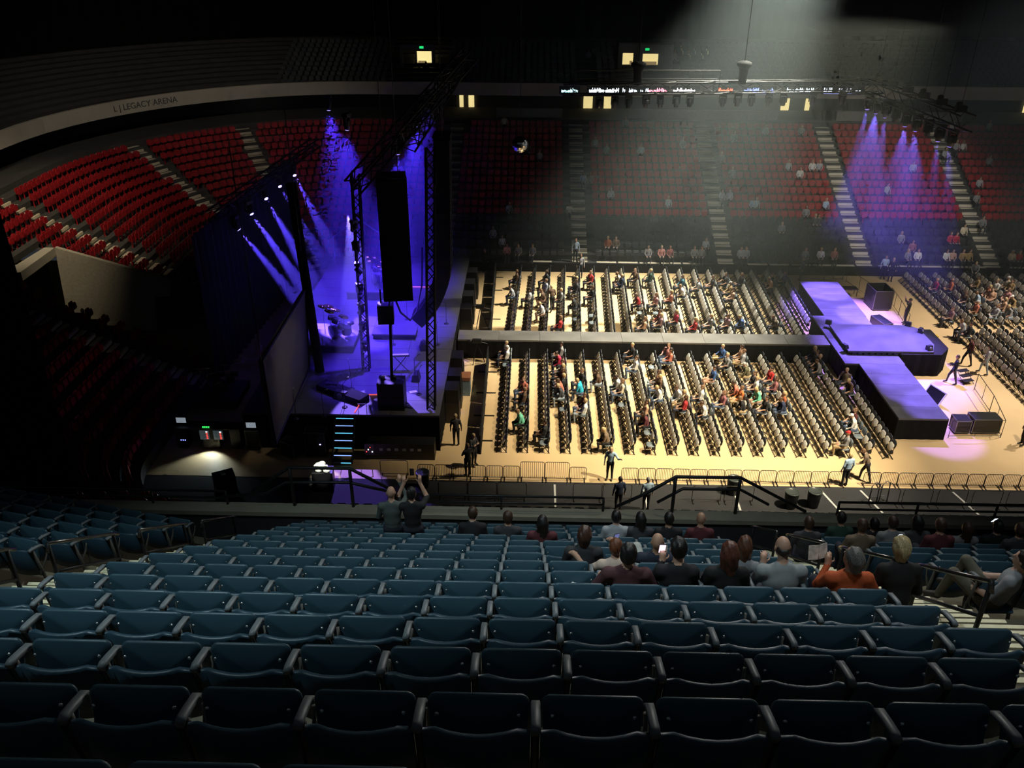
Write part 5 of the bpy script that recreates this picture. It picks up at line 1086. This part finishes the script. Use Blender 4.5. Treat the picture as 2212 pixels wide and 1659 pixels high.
b = MB(); b.tube([aty(843, 700, 37.0), (-6.35, 35.2, 3.2)], 0.07, 6); tag(b.build('hanging_pole', BLK), 'thin black pole between the hanging speaker and the stage stack', 'pole')
t = thing('subwoofer_stack', 'tall black speaker stack on the near stage corner', 'speaker', (-6.4, 35.3, STZ)); 
for k in range(2): b = MB(); b.bbox((-0.62, -0.45, k*0.72), (0.62, 0.45, k*0.72+0.70)); b.build('cabinet', BLK, t)
for x, y in ((-0.4, 0.1), (0.1, 0.2)): b = MB(); b.lathe((x, y, 1.42), [(0.10, 0), (0.10, 0.12), (0.03, 0.16)], 8); b.build('clamp', STEEL, t)
for i, (x, y) in enumerate(((-4.5, 37.5), (-4.5, 39.0), (-4.55, 41.0), (-4.5, 47.5), (-4.5, 49.5), (-4.55, 51.5), (-4.5, 53.5))):
    t = thing('front_fill_stack', 'black speaker stack on the stage lip, %s from the near corner' % ORD[i+1], 'speaker', (x+0.75, y, 0), 0, 'speaker stacks on the stage lip'); b = MB(); b.bbox((-0.35, -0.5, 0), (0.35, 0.5, 1.2)); b.build('lower_cabinet', BLK, t); b = MB(); b.bbox((-0.32, -0.48, 1.21), (0.32, 0.48, 1.9)); b.build('upper_cabinet', BLK, t)
t = thing('merchandise_crate', 'small crate with rust and blue-grey sides by the stage front', 'crate', (-3.35, 40.2, 0)); b = MB(); b.bbox((-0.3, -0.35, 0), (0.3, 0.35, 0.9)); b.build('body', mat('blue_grey_crate', (0.14, 0.2, 0.24), 0.6), t); b = MB(); b.bbox((-0.31, -0.36, 0.9), (0.31, 0.36, 1.1)); b.build('lid', mat('rust_lid', (0.3, 0.12, 0.06), 0.6), t)
for i, (x, y) in enumerate(((-3.0, 48.7), (-2.9, 43.8))):
    t = thing('camera_tripod', 'camera on a black tripod %s the runway' % ('beyond' if i == 0 else 'on the near side of'), 'camera', (x, y, 0), 0, 'camera tripods')
    for k in range(3): a = k*2.1; b = MB(); b.tube([(0.45*math.cos(a), 0.45*math.sin(a), 0), (0, 0, 1.2)], 0.025, 5); b.build('leg', BLK, t)
    b = MB(); b.box((0, 0, 1.35), (0.5, 0.18, 0.24)); b.lathe((-0.25, 0, 1.35), [(0.07, 0), (0.08, 0.25)], 10, axis=(-1, 0, 0)); b.build('camera_body', BLK, t)
    b = MB(); b.tube([(0.2, 0, 1.3), (0.6, 0.1, 1.15)], 0.015, 4); b.build('pan_handle', BLK, t)
# ------------------------------------------------------------------ instruments
def drum_kit(label, loc, rz, s=1.0, dark=False):
    t = thing('drum_kit', label, 'drum kit', loc, rz); t.scale = (s,)*3; sh = mat('drum_shell', (0.3, 0.3, 0.38), 0.2, 0.6) if not dark else BLK
    def drum(c, r, h, ax, nm):
        b = MB(); b.lathe(c, [(r, 0), (r, h)], 18, axis=ax); d = b.build(nm, sh, t); b = MB(); q = Vector(ax).normalized(); b.lathe(Vector(c)+q*h, [(r*0.98, 0), (r*0.96, 0.01)], 18, axis=ax); b.build('drum_head', DRUMW, d); b = MB(); b.lathe(Vector(c)+q*(h-0.02), [(r*1.03, 0), (r*1.03, 0.03), (r*0.97, 0.03)], 18, axis=ax); b.build('rim', CHROME, d)
    drum((0, 0.25, 0.30), 0.29, 0.42, (0, -1, 0), 'bass_drum'); drum((-0.25, 0.0, 0.78), 0.16, 0.22, (-0.1, 0.35, 1), 'rack_tom'); drum((0.15, 0.0, 0.78), 0.17, 0.23, (0.1, 0.35, 1), 'rack_tom'); drum((0.55, 0.35, 0.25), 0.22, 0.38, (0, 0.1, 1), 'floor_tom'); drum((-0.35, 0.45, 0.55), 0.18, 0.14, (0, 0.1, 1), 'snare_drum'); drum((0.75, 0.0, 0.7), 0.18, 0.2, (0.2, 0.3, 1), 'floor_tom')
    for x, y, z in ((-0.75, 0.2, 1.25), (-0.45, -0.25, 1.45), (0.35, -0.3, 1.5), (0.95, 0.1, 1.35), (-0.8, 0.55, 0.95)):
        b = MB(); b.tube([(x, y, 0), (x, y, z)], 0.014, 5); st = b.build('cymbal_stand', CHROME, t); b = MB(); b.lathe((x, y, z), [(0.24, 0), (0.06, 0.02), (0.03, 0.05)], 18, axis=(0.15, 0.3, 1)); b.build('cymbal', BRASS, st)
    b = MB(); b.lathe((0.05, 0.85, 0), [(0.03, 0), (0.03, 0.45), (0.17, 0.46), (0.17, 0.54)], 14); b.build('stool', BLK, t)
def riser(label, c, sx, sy, h, z0=STZ):
    t = thing('drum_riser', label, 'riser', (c[0], c[1], z0)); b = MB(); b.bbox((-sx/2, -sy/2, h-0.08), (sx/2, sy/2, h)); b.build('deck', STAGEM, t); b = MB(); b.bbox((-sx/2+0.04, -sy/2+0.04, 0), (sx/2-0.04, sy/2-0.04, h-0.08)); b.build('fascia', SKIRT, t)
riser('black riser under the bright drum kit', (-10.6, 42.2), 2.6, 2.8, 0.45); drum_kit('bright violet-lit drum kit beside the black draped tower', (-10.5, 41.9, STZ+0.45), -0.9, 1.15)
riser('black riser farther back with percussion', (-9.5, 49.5), 3.2, 2.8, 0.5); drum_kit('percussion set far back on the stage', (-9.5, 49.5, STZ+0.5), -1.2, 1.1)
riser('dark riser offstage left of the side screen', (-16.2, 39.3), 2.4, 2.4, 0.4, 0.0); drum_kit('dark practice drum kit offstage left of the side screen', (-16.2, 39.2, 0.4), 0.4, 1.1, True)
riser('low black riser across mid stage', (-7.4, 43.2), 2.4, 1.2, 0.3)
t = thing('keyboard_stand', 'keyboard on an X stand at mid stage', 'keyboard', (-6.5, 38.9, STZ), 0.1); b = MB(); b.box((0, 0, 0.92), (0.95, 0.3, 0.09)); b.build('keyboard', mat('keyboard_top', (0.12, 0.12, 0.13), 0.4), t); b = MB(); b.box((0, -0.06, 0.97), (0.85, 0.14, 0.02)); b.build('keys', DRUMW, t)
for sg in (-1, 1): b = MB(); b.tube([(-0.35*sg, 0, 0), (0.35*sg, 0, 0.88)], 0.022, 5); b.build('stand_leg', BLK, t)
for i, (px, py) in enumerate(((897, 822), (905, 852), (760, 840), (930, 790), (1000, 700), (945, 745), (700, 900), (745, 880), (640, 905), (880, 690), (850, 745))):
    p = atz(px, py, STZ)
    if p.x > -4.6: p.x = -4.7
    t = thing('microphone_stand', 'microphone stand on the blue stage, %s of the scattered stands' % ORD[i+1], 'microphone stand', (p.x, p.y, STZ), i, 'microphone stands on stage'); b = MB(); b.lathe((0, 0, 0), [(0.14, 0), (0.13, 0.03), (0.02, 0.04)], 12); b.build('base', BLK, t); b = MB(); b.tube([(0, 0, 0.03), (0, 0, 1.25), (0.3, 0, 1.5)], 0.014, 5); b.build('pole', BLK, t); b = MB(); b.lathe((0.3, 0, 1.5), [(0.02, -0.1), (0.03, 0.02), (0.02, 0.06)], 8, axis=(1, 0, 0.4)); b.build('microphone', STEEL, t)
for i, (x, y) in enumerate(((-5.6, 38.0), (-5.6, 41.5), (-5.6, 47.5), (-5.8, 51), (-9.0, 36.0), (-9.6, 36.8))):
    t = thing('stage_wedge', 'black floor monitor wedge on the blue stage, %s from the near side' % ORD[i+1], 'speaker', (x, y, STZ), math.pi/2+0.3*i, 'floor monitor wedges'); b = MB(); b.add([(-0.3, -0.2, 0), (0.3, -0.2, 0), (0.3, 0.25, 0), (-0.3, 0.25, 0), (-0.3, -0.12, 0.38), (0.3, -0.12, 0.38), (0.3, 0.1, 0.38), (-0.3, 0.1, 0.38)], [(3, 2, 1, 0), (4, 5, 6, 7), (0, 1, 5, 4), (1, 2, 6, 5), (2, 3, 7, 6), (3, 0, 4, 7)]); b.build('cabinet', BLK, t); b = MB(); b.lathe((0, 0.19, 0.19), [(0.14, 0), (0.1, 0.02)], 12, axis=(0, 1, 0.45)); b.build('grille', CASTM, t)
b = MB(); b.box((0, 0, 0.02), (0.36, 0.22, 0.01)); tag(b.build('set_list', PAPER, None, (-5.6, 36.7, STZ), 0.4), 'white paper lying on the near stage deck', 'paper')
t = thing('deck_ramp', 'dark sloping ramp on the near side of the stage', 'ramp', (-9.0, 36.3, STZ), -0.55); b = MB(); b.bbox((-1.4, -0.35, 0), (1.4, 0.35, 0.3)); b.build('body', MATTE, t)
t = thing('rear_canopy_frame', 'thin pale scaffold frame at the rear of the stage', 'scaffold', (-11.2, 53.5, STZ), 0.2)
for pts in ([(-1.6, 0, 2.2), (0, 0, 3.4), (2.4, 0, 1.6)], [(-0.6, 0.3, 2.7), (0.1, 0.3, 3.2), (1.8, 0.3, 1.9)], [(0, 0, 0), (0, 0, 3.4)], [(-1.6, 0, 0), (-1.6, 0, 2.2)], [(2.4, 0, 0), (2.4, 0, 1.6)]): b = MB(); b.tube(pts, 0.035, 5); b.build('pipe', STEEL, t)
# mirror ball
p = aty(1123, 312, 47); t = thing('mirror_ball', 'mirror ball hanging before the far bowl', 'mirror ball', p); R_ = 0.44
tiles = MB()
for i in range(14):
    a0, a1 = math.pi*i/14, math.pi*(i+1)/14; n = max(4, int(28*math.sin((a0+a1)/2)))
    for k in range(n):
        b0, b1 = 2*math.pi*(k+0.04)/n, 2*math.pi*(k+0.96)/n
        tiles.quad(*[(R_*math.sin(a)*math.cos(c), R_*math.sin(a)*math.sin(c), R_*math.cos(a)) for a, c in ((a0+0.01, b0), (a1-0.01, b0), (a1-0.01, b1), (a0+0.01, b1))])
o = tiles.build('mirror_tiles', MIRROR, t); o['kind'] = 'stuff'
b = MB(); b.lathe((0, 0, 0), [(0.02, -R_*0.97)]+[(R_*0.97*math.sin(math.pi*i/10), -R_*0.97*math.cos(math.pi*i/10)) for i in range(1, 10)]+[(0.02, R_*0.97)], 20); b.build('core', BLK, t)
b = MB(); b.tube([(0, 0, R_), (0, 0, 18)], 0.012, 4); b.build('cable', BLK, t)
# dark scoreboard cluster high right
b = MB(); b.bbox((22.2, 69, 14.8), (48, 76, 29)); tag(b.build('scoreboard', MATTE), 'big black hanging scoreboard block at the upper right', 'scoreboard')
t = thing('hanging_banner', 'large dark hanging panel before the far upper deck', 'banner', (20.5, 84.5, 10.2)); b = MB(); b.add([(-3.8, 0, 2.3), (4.2, 0, 2.3), (3.2, 0, 0.2), (-2.6, 0, 0.2), (-3.8, 0.1, 2.3), (4.2, 0.1, 2.3), (3.2, 0.1, 0.2), (-2.6, 0.1, 0.2)], [(0, 3, 2, 1), (4, 5, 6, 7), (0, 1, 5, 4), (1, 2, 6, 5), (2, 3, 7, 6), (3, 0, 4, 7)]); b.build('panel', MATTE, t)
# ================================================================== PEOPLE IN THE NEAR STAND
PAN_DOWN = rpad(0.40, 0.40, 0.035, 0.035, 3); PAN_DOWN.v = [(x, z-0.06, 0.44-y) for x, y, z in PAN_DOWN.v]; PAN_DOWN.f = [tuple(reversed(f)) for f in PAN_DOWN.f]; PAN_DOWN = PAN_DOWN.mesh('seat_pan', BLUEP)
GN = 'spectators in the near stand'
def seat_person(px, py, k, label, shirt, trousers, hairc, skin=None, h=0.013, dx=0.0, **kw):
    y = row_y(k)-0.10; x = aty(px, py, y).x+dx; z = tread_z(k)
    best = min(SEATS, key=lambda s: (s[0].location.x-x)**2+(s[0].location.y-row_y(k))**2)
    t, p = best
    if abs(t.location.x-x) < 0.35 and abs(t.location.y-row_y(k)) < 0.2:
        p.data = PAN_DOWN
        for q in list(p.children): bpy.data.objects.remove(q)
    return person((x, y, z), kw.pop('rz', 0.0), label, shirt, trousers, hairc, skin, h=h, group=GN, **kw)
DH, BR = (0.012, 0.010, 0.009), (0.05, 0.025, 0.015)
def phone(loc, rz, tilt, label, m):
    t = thing('mobile_phone', label, 'phone', loc, rz, 'lit phones'); R_ = Matrix.Rotation(tilt, 3, 'X')
    b = MB(); b.box((0, 0, 0), (0.075, 0.009, 0.15), rot=R_); b.build('case', BLK, t); b = MB(); b.box(R_ @ Vector((0, -0.0055, 0)), (0.066, 0.002, 0.13), rot=R_); b.build('screen', m, t)
seat_person(1355, 1200, 6, 'man with short dark hair in a maroon shirt, back to camera', (0.085, 0.03, 0.035), TR['d'], DH, pose='sit', lean=-0.05, arms=('wide', 'wide'), hair='short', fine=True, build=1.08)
o = seat_person(1466, 1200, 6, 'dark-haired woman in a black jacket holding up a lit phone', (0.012, 0.012, 0.013), TR['b'], DH, pose='sit', lean=0.05, arms=('phone', 'phone'), hair='bun', fine=True, headnod=-0.25, girl=True)
phone((o.location.x-0.10, o.location.y+0.36, o.location.z+0.97), 0.0, 0.25, 'phone with pinkish bright screen held by the woman in black', PINKPH)
seat_person(1572, 1215, 6, 'woman with long red-brown hair in a black top', (0.010, 0.010, 0.010), TR['b'], (0.10, 0.032, 0.018), pose='sit', lean=0.02, arms=('lap', 'lap'), hair='long', fine=True, girl=True)
seat_person(1695, 1210, 6, 'balding man in a light grey shirt looking at his hands', (0.30, 0.31, 0.31), TR['d'], (0.03, 0.02, 0.015), pose='sit', lean=0.12, arms=('phone', 'lap'), hair='fringe', fine=True, build=1.1, headnod=-0.3)
o = seat_person(1838, 1205, 6, 'man with grey hair in an orange shirt reading a programme', (0.55, 0.10, 0.025), TR['d'], (0.13, 0.12, 0.11), pose='sit', lean=-0.05, arms=('phone', 'wide'), hair='bob', fine=True, headturn=0.5, build=1.05)
p = Vector((o.location.x-0.20, o.location.y+0.32, o.location.z+0.98)); t = thing('programme', 'open printed programme held by the man in orange', 'booklet', p, 0.25)
for sg in (-1, 1): b = MB(); b.box((sg*0.055, 0, 0.02), (0.11, 0.004, 0.16), rot=Matrix.Rotation(sg*0.15, 3, 'Z') @ Matrix.Rotation(-0.3, 3, 'X')); b.build('page', PAPER, t)
seat_person(1950, 1240, 6, 'woman with pale ash-blonde bob in black beside the right aisle', (0.010, 0.010, 0.010), TR['b'], (0.42, 0.33, 0.17), pose='sit', lean=0.25, arms=('lap', 'lap'), hair='bob', fine=True, girl=True)
seat_person(1338, 1190, 7, 'small auburn-haired person half hidden behind the maroon shirt', (0.6, 0.45, 0.36), TR['l'], (0.14, 0.045, 0.018), pose='sit', lean=0.2, arms=('out', 'lap'), hair='short', fine=True, scale=0.88, dx=-0.03, sleeves=False)
seat_person(1604, 1200, 7, 'brown-haired person in grey just beyond the long red-brown hair', (0.22, 0.22, 0.23), TR['j'], (0.09, 0.035, 0.018), pose='sit', lean=0.15, arms=('lap', 'lap'), hair='long', fine=True, twist=-0.4, scale=0.95)
o = seat_person(1418, 1165, 8, 'bald man in navy with pale raised knees using a phone', (0.02, 0.025, 0.045), (0.5, 0.5, 0.46), BR, SKINS[2], pose='sit', lean=-0.12, arms=('out', 'lap'), hair='none', fine=True, knees='up', sleeves=False, build=1.08)
phone((o.location.x-0.46, o.location.y+0.30, o.location.z+0.98), 0.4, 0.3, 'dim phone held by the bald man in navy', mat('phone_dim', (0.1, 0.1, 0.3), 0.3, emit=(0.3, 0.35, 0.8), estr=0.4))
seat_person(1262, 1165, 8, 'person with glossy dark brown hair in charcoal, alone in the row', (0.03, 0.03, 0.032), TR['b'], (0.05, 0.02, 0.012), pose='sit', lean=0.05, arms=('lap', 'lap'), hair='bob', fine=True)
o = seat_person(2172, 1200, 7, 'man in grey tee and olive trousers with raised knees at the right edge', (0.25, 0.26, 0.27), (0.13, 0.12, 0.085), DH, pose='sit', lean=-0.25, arms=('lap', 'lap'), hair='short', fine=True, knees='up', sleeves=False, rz=0.75)
# darker rows toward the parapet
DK = [(1332, 1125, 12, 'ltgrey', 'short', 'grey-shirted person two rows above the parapet'), (1385, 1120, 12, 'charcoal', 'long', 'long-haired dark figure beside the grey-shirted person'), (1447, 1120, 12, 'black', 'short', 'dark figure between the long-haired one and the bald one near the parapet'), (1517, 1118, 12, 'maroon', 'none', 'bald man in maroon two rows above the parapet'),
      (1020, 1118, 12, 'black', 'short', 'dark figure looking at a glowing phone near the parapet'), (1097, 1112, 12, 'charcoal', 'short', 'dark figure in the middle of three near the parapet'), (1172, 1120, 11, 'maroon', 'long', 'dark figure in maroon leaning near the parapet'),
      (1750, 1120, 12, 'charcoal', 'short', 'dark figure first beyond the right aisle guard rail'), (1830, 1090, 13, 'green', 'short', 'dark-haired figure standing out before the grey walkway'), (1868, 1130, 11, 'taupe', 'short', 'stocky dark figure between the two right handrails'), (1935, 1125, 12, 'grey', 'short', 'dark figure with a bright phone in the right section'), (1990, 1130, 12, 'charcoal', 'long', 'dark figure right of the bright phone'), (2040, 1140, 11, 'maroon', 'short', 'dark figure in maroon in the right section'), (2090, 1125, 12, 'grey', 'long', 'dark figure in grey print top in the right section'), (2160, 1128, 12, 'black', 'short', 'dark figure raising a phone at the right'), (2205, 1150, 11, 'charcoal', 'short', 'dark figure at the far right row end'), (1895, 1095, 13, 'black', 'short', 'dark figure in the last row before the parapet')]
for px, py, k, sc, hr, lb in DK:
    seat_person(px, py, k, lb, C_[sc], TR['d'], random.choice((DH, BR)), h=0.022, pose='sit', lean=random.uniform(-0.1, 0.2), arms=('lap', 'lap'), hair=hr)
for (px, py, k, lb) in ((1028, 1135, 12, 'phone glowing white-blue in the dark row below the seats'), (1942, 1157, 11.6, 'phone glowing blue in the right section'), (2148, 1123, 12.3, 'phone held high glowing at the right'), (1095, 1117, 12.2, 'dim phone edge beside the middle dark figure')):
    q = aty(px, py, row_y(k)+0.15); phone(q, 0.2, 0.5, lb, PHONE)
for i, (px, lb, sc, hr, ar) in enumerate(((846, 'standing bald man in plaid shirt raising his hands by the left aisle', 'teal', 'none', ('lap', 'up')), (890, 'standing woman in black raising a device beside the plaid shirt', 'black', 'short', ('up', 'up')))):
    y = row_y(12)-0.02; x = aty(px, 1090, y).x
    person((x, y, tread_z(12)), 0.1, lb, C_[sc] if i else (0.09, 0.11, 0.10), TR['d'], DH, SKINS[0], h=0.015, group=GN, pose='stand', arms=ar, hair=hr, fine=True, lean=0.05, sleeves=bool(i == 0), scale=0.98)
    if i: q = (x-0.02, y+0.32, tread_z(12)+1.86); phone(q, 0.0, 0.1, 'dark tablet held up by the standing woman in black', mat('tablet_dark', (0.02, 0.02, 0.025), 0.3))
# lower bowl on the camera side
LB = [(1330, 1050, 'navy', 'person in blue walking out on the near walkway'), (1388, 1050, 'ltblue', 'steward in pale blue shirt seen over the parapet')]
for px, py, sc, lb in LB:
    q = atz(px, py+22, 0); person((q.x, min(q.y, 30.0), 0), 0.2, lb, C_[sc], TR['b'], (0.3, 0.28, 0.25) if px > 1350 else DH, h=0.03, group=GN, pose='stand', arms=('hang', 'hang'), hair='short')
NB = CYN-R0   # near floor edge of the lower bowl
for i, (px, py, sc, lb) in enumerate(((1952, 1080, 'pink', 'pink-topped head row figure low in the near bowl'), (1968, 1082, 'mauve', 'mauve-topped figure beside the pink one'), (1998, 1078, 'charcoal', 'dark-capped figure low in the near bowl'), (2068, 1092, 'navy', 'figure in navy low in the near bowl'), (2112, 1094, 'green', 'figure in green low in the near bowl'), (2190, 1086, 'black', 'dark figure low in the near bowl at the right'), (1335, 1082, 'maroon', 'small dark figure below the middle parapet rail'), (1592, 1072, 'ltgrey', 'grey-shirted figure behind the right guard rail'), (1610, 1072, 'peach', 'bare-armed figure behind the right guard rail'))):
    tt = 4.0 if px > 1700 else 3.2; ri = int(tt/TRD); y = NB-(ri*TRD+0.35); x = aty(px, py, y).x
    person((x, y, Z0+ri*RISE), 0.0, lb, C_[sc], TR['d'], None, h=0.03, group=GN, pose='sit', arms=('lap', 'lap'), hair='short')
nb = []
for i in range(9):
    x = -14.0
    while x < 30:
        if abs(x+4.5) > 1 and abs(x-4.3) > 1 and abs(x-13.5) > 1: nb.append((x, NB-(i*TRD+0.45), Z0+i*RISE, math.pi))
        x += 0.54
stuff_join('near_bowl_seating', ME_BLKS, nb, 'dark seats of the near lower bowl glimpsed past the parapet', 'seats')
# plastic bags
def bag(label, loc, s=1.0):
    m = sdf_mesh([('e', (0, 0, 0.12*s), (0.15*s, 0.10*s, 0.13*s), 0, 0.03), ('e', (0.05*s, 0.02, 0.2*s), (0.08*s, 0.07*s, 0.1*s), 0, 0.03), ('c', (-0.07*s, 0, 0.2*s), (-0.03*s, 0, 0.33*s), 0.03*s, 0.012*s, 0, 0.02), ('c', (-0.03*s, 0, 0.33*s), (0.06*s, 0, 0.30*s), 0.012*s, 0.02*s, 0, 0.02)], 0.014, 'plastic_bag', [WHITEP])
    tag(obj('plastic_bag', m, None, loc), label, 'bag')
q = aty(1243, 1258, row_y(6)-0.15); bag('white plastic bag lying on a blue seat beside the maroon shirt', (q.x, q.y, tread_z(6)+0.50), 1.0)
q = aty(2010, 1262, row_y(6)+0.2); bag('clear crumpled bag on the right aisle steps', (q.x+0.05, q.y, tread_z(6)), 0.9)
me = sdf_mesh([('c', (-0.16, 0, 0.50), (0.14, 0.02, 0.62), 0.10, 0.12, 0, 0.05), ('e', (0.05, 0, 0.78), (0.15, 0.08, 0.10), 0, 0.06), ('e', (-0.12, 0.05, 0.42), (0.12, 0.12, 0.06), 0, 0.05)], 0.02, 'jacket', [mat('cream_cloth', (0.62, 0.55, 0.36), 0.9, bump=0.3, scale=12)])
q = aty(1535, 1215, row_y(7)); tag(obj('jacket', me, None, (q.x, row_y(7)-0.1, tread_z(7))), 'cream jacket draped over a seat left of the red-brown hair', 'jacket')

# ================================================================== HAZE
def haze(lo, hi, dens, label, aniso=0.35):
    b = MB(); b.bbox(lo, hi); m = bpy.data.materials.new('haze_volume'); hz = b.build('haze', m)
    m.use_nodes = True; nt = m.node_tree; nt.nodes.remove(nt.nodes['Principled BSDF'])
    v = nt.nodes.new('ShaderNodeVolumeScatter'); v.inputs['Density'].default_value = dens; v.inputs['Anisotropy'].default_value = aniso; v.inputs['Color'].default_value = (0.80, 0.96, 1.0, 1)
    nt.links.new(v.outputs[0], nt.nodes['Material Output'].inputs['Volume']); tag(hz, label, 'haze', None, 'stuff')
haze((-3.9, 33.0, 5.5), (46, 86.4, 19), 0.0056, 'thin theatrical haze hanging over floor and far bowl')
haze((-18, 35.2, 2.1), (-4.0, 57.5, 13.2), 0.018, 'blue-lit haze hanging over the main stage')
SC.cycles.volume_bounces = 0; SC.cycles.max_bounces = 2; SC.cycles.diffuse_bounces = 1; SC.cycles.glossy_bounces = 1; SC.cycles.use_light_tree = True
SC.cycles.adaptive_threshold = 0.1; SC.cycles.adaptive_min_samples = 12; SC.cycles.use_denoising = True
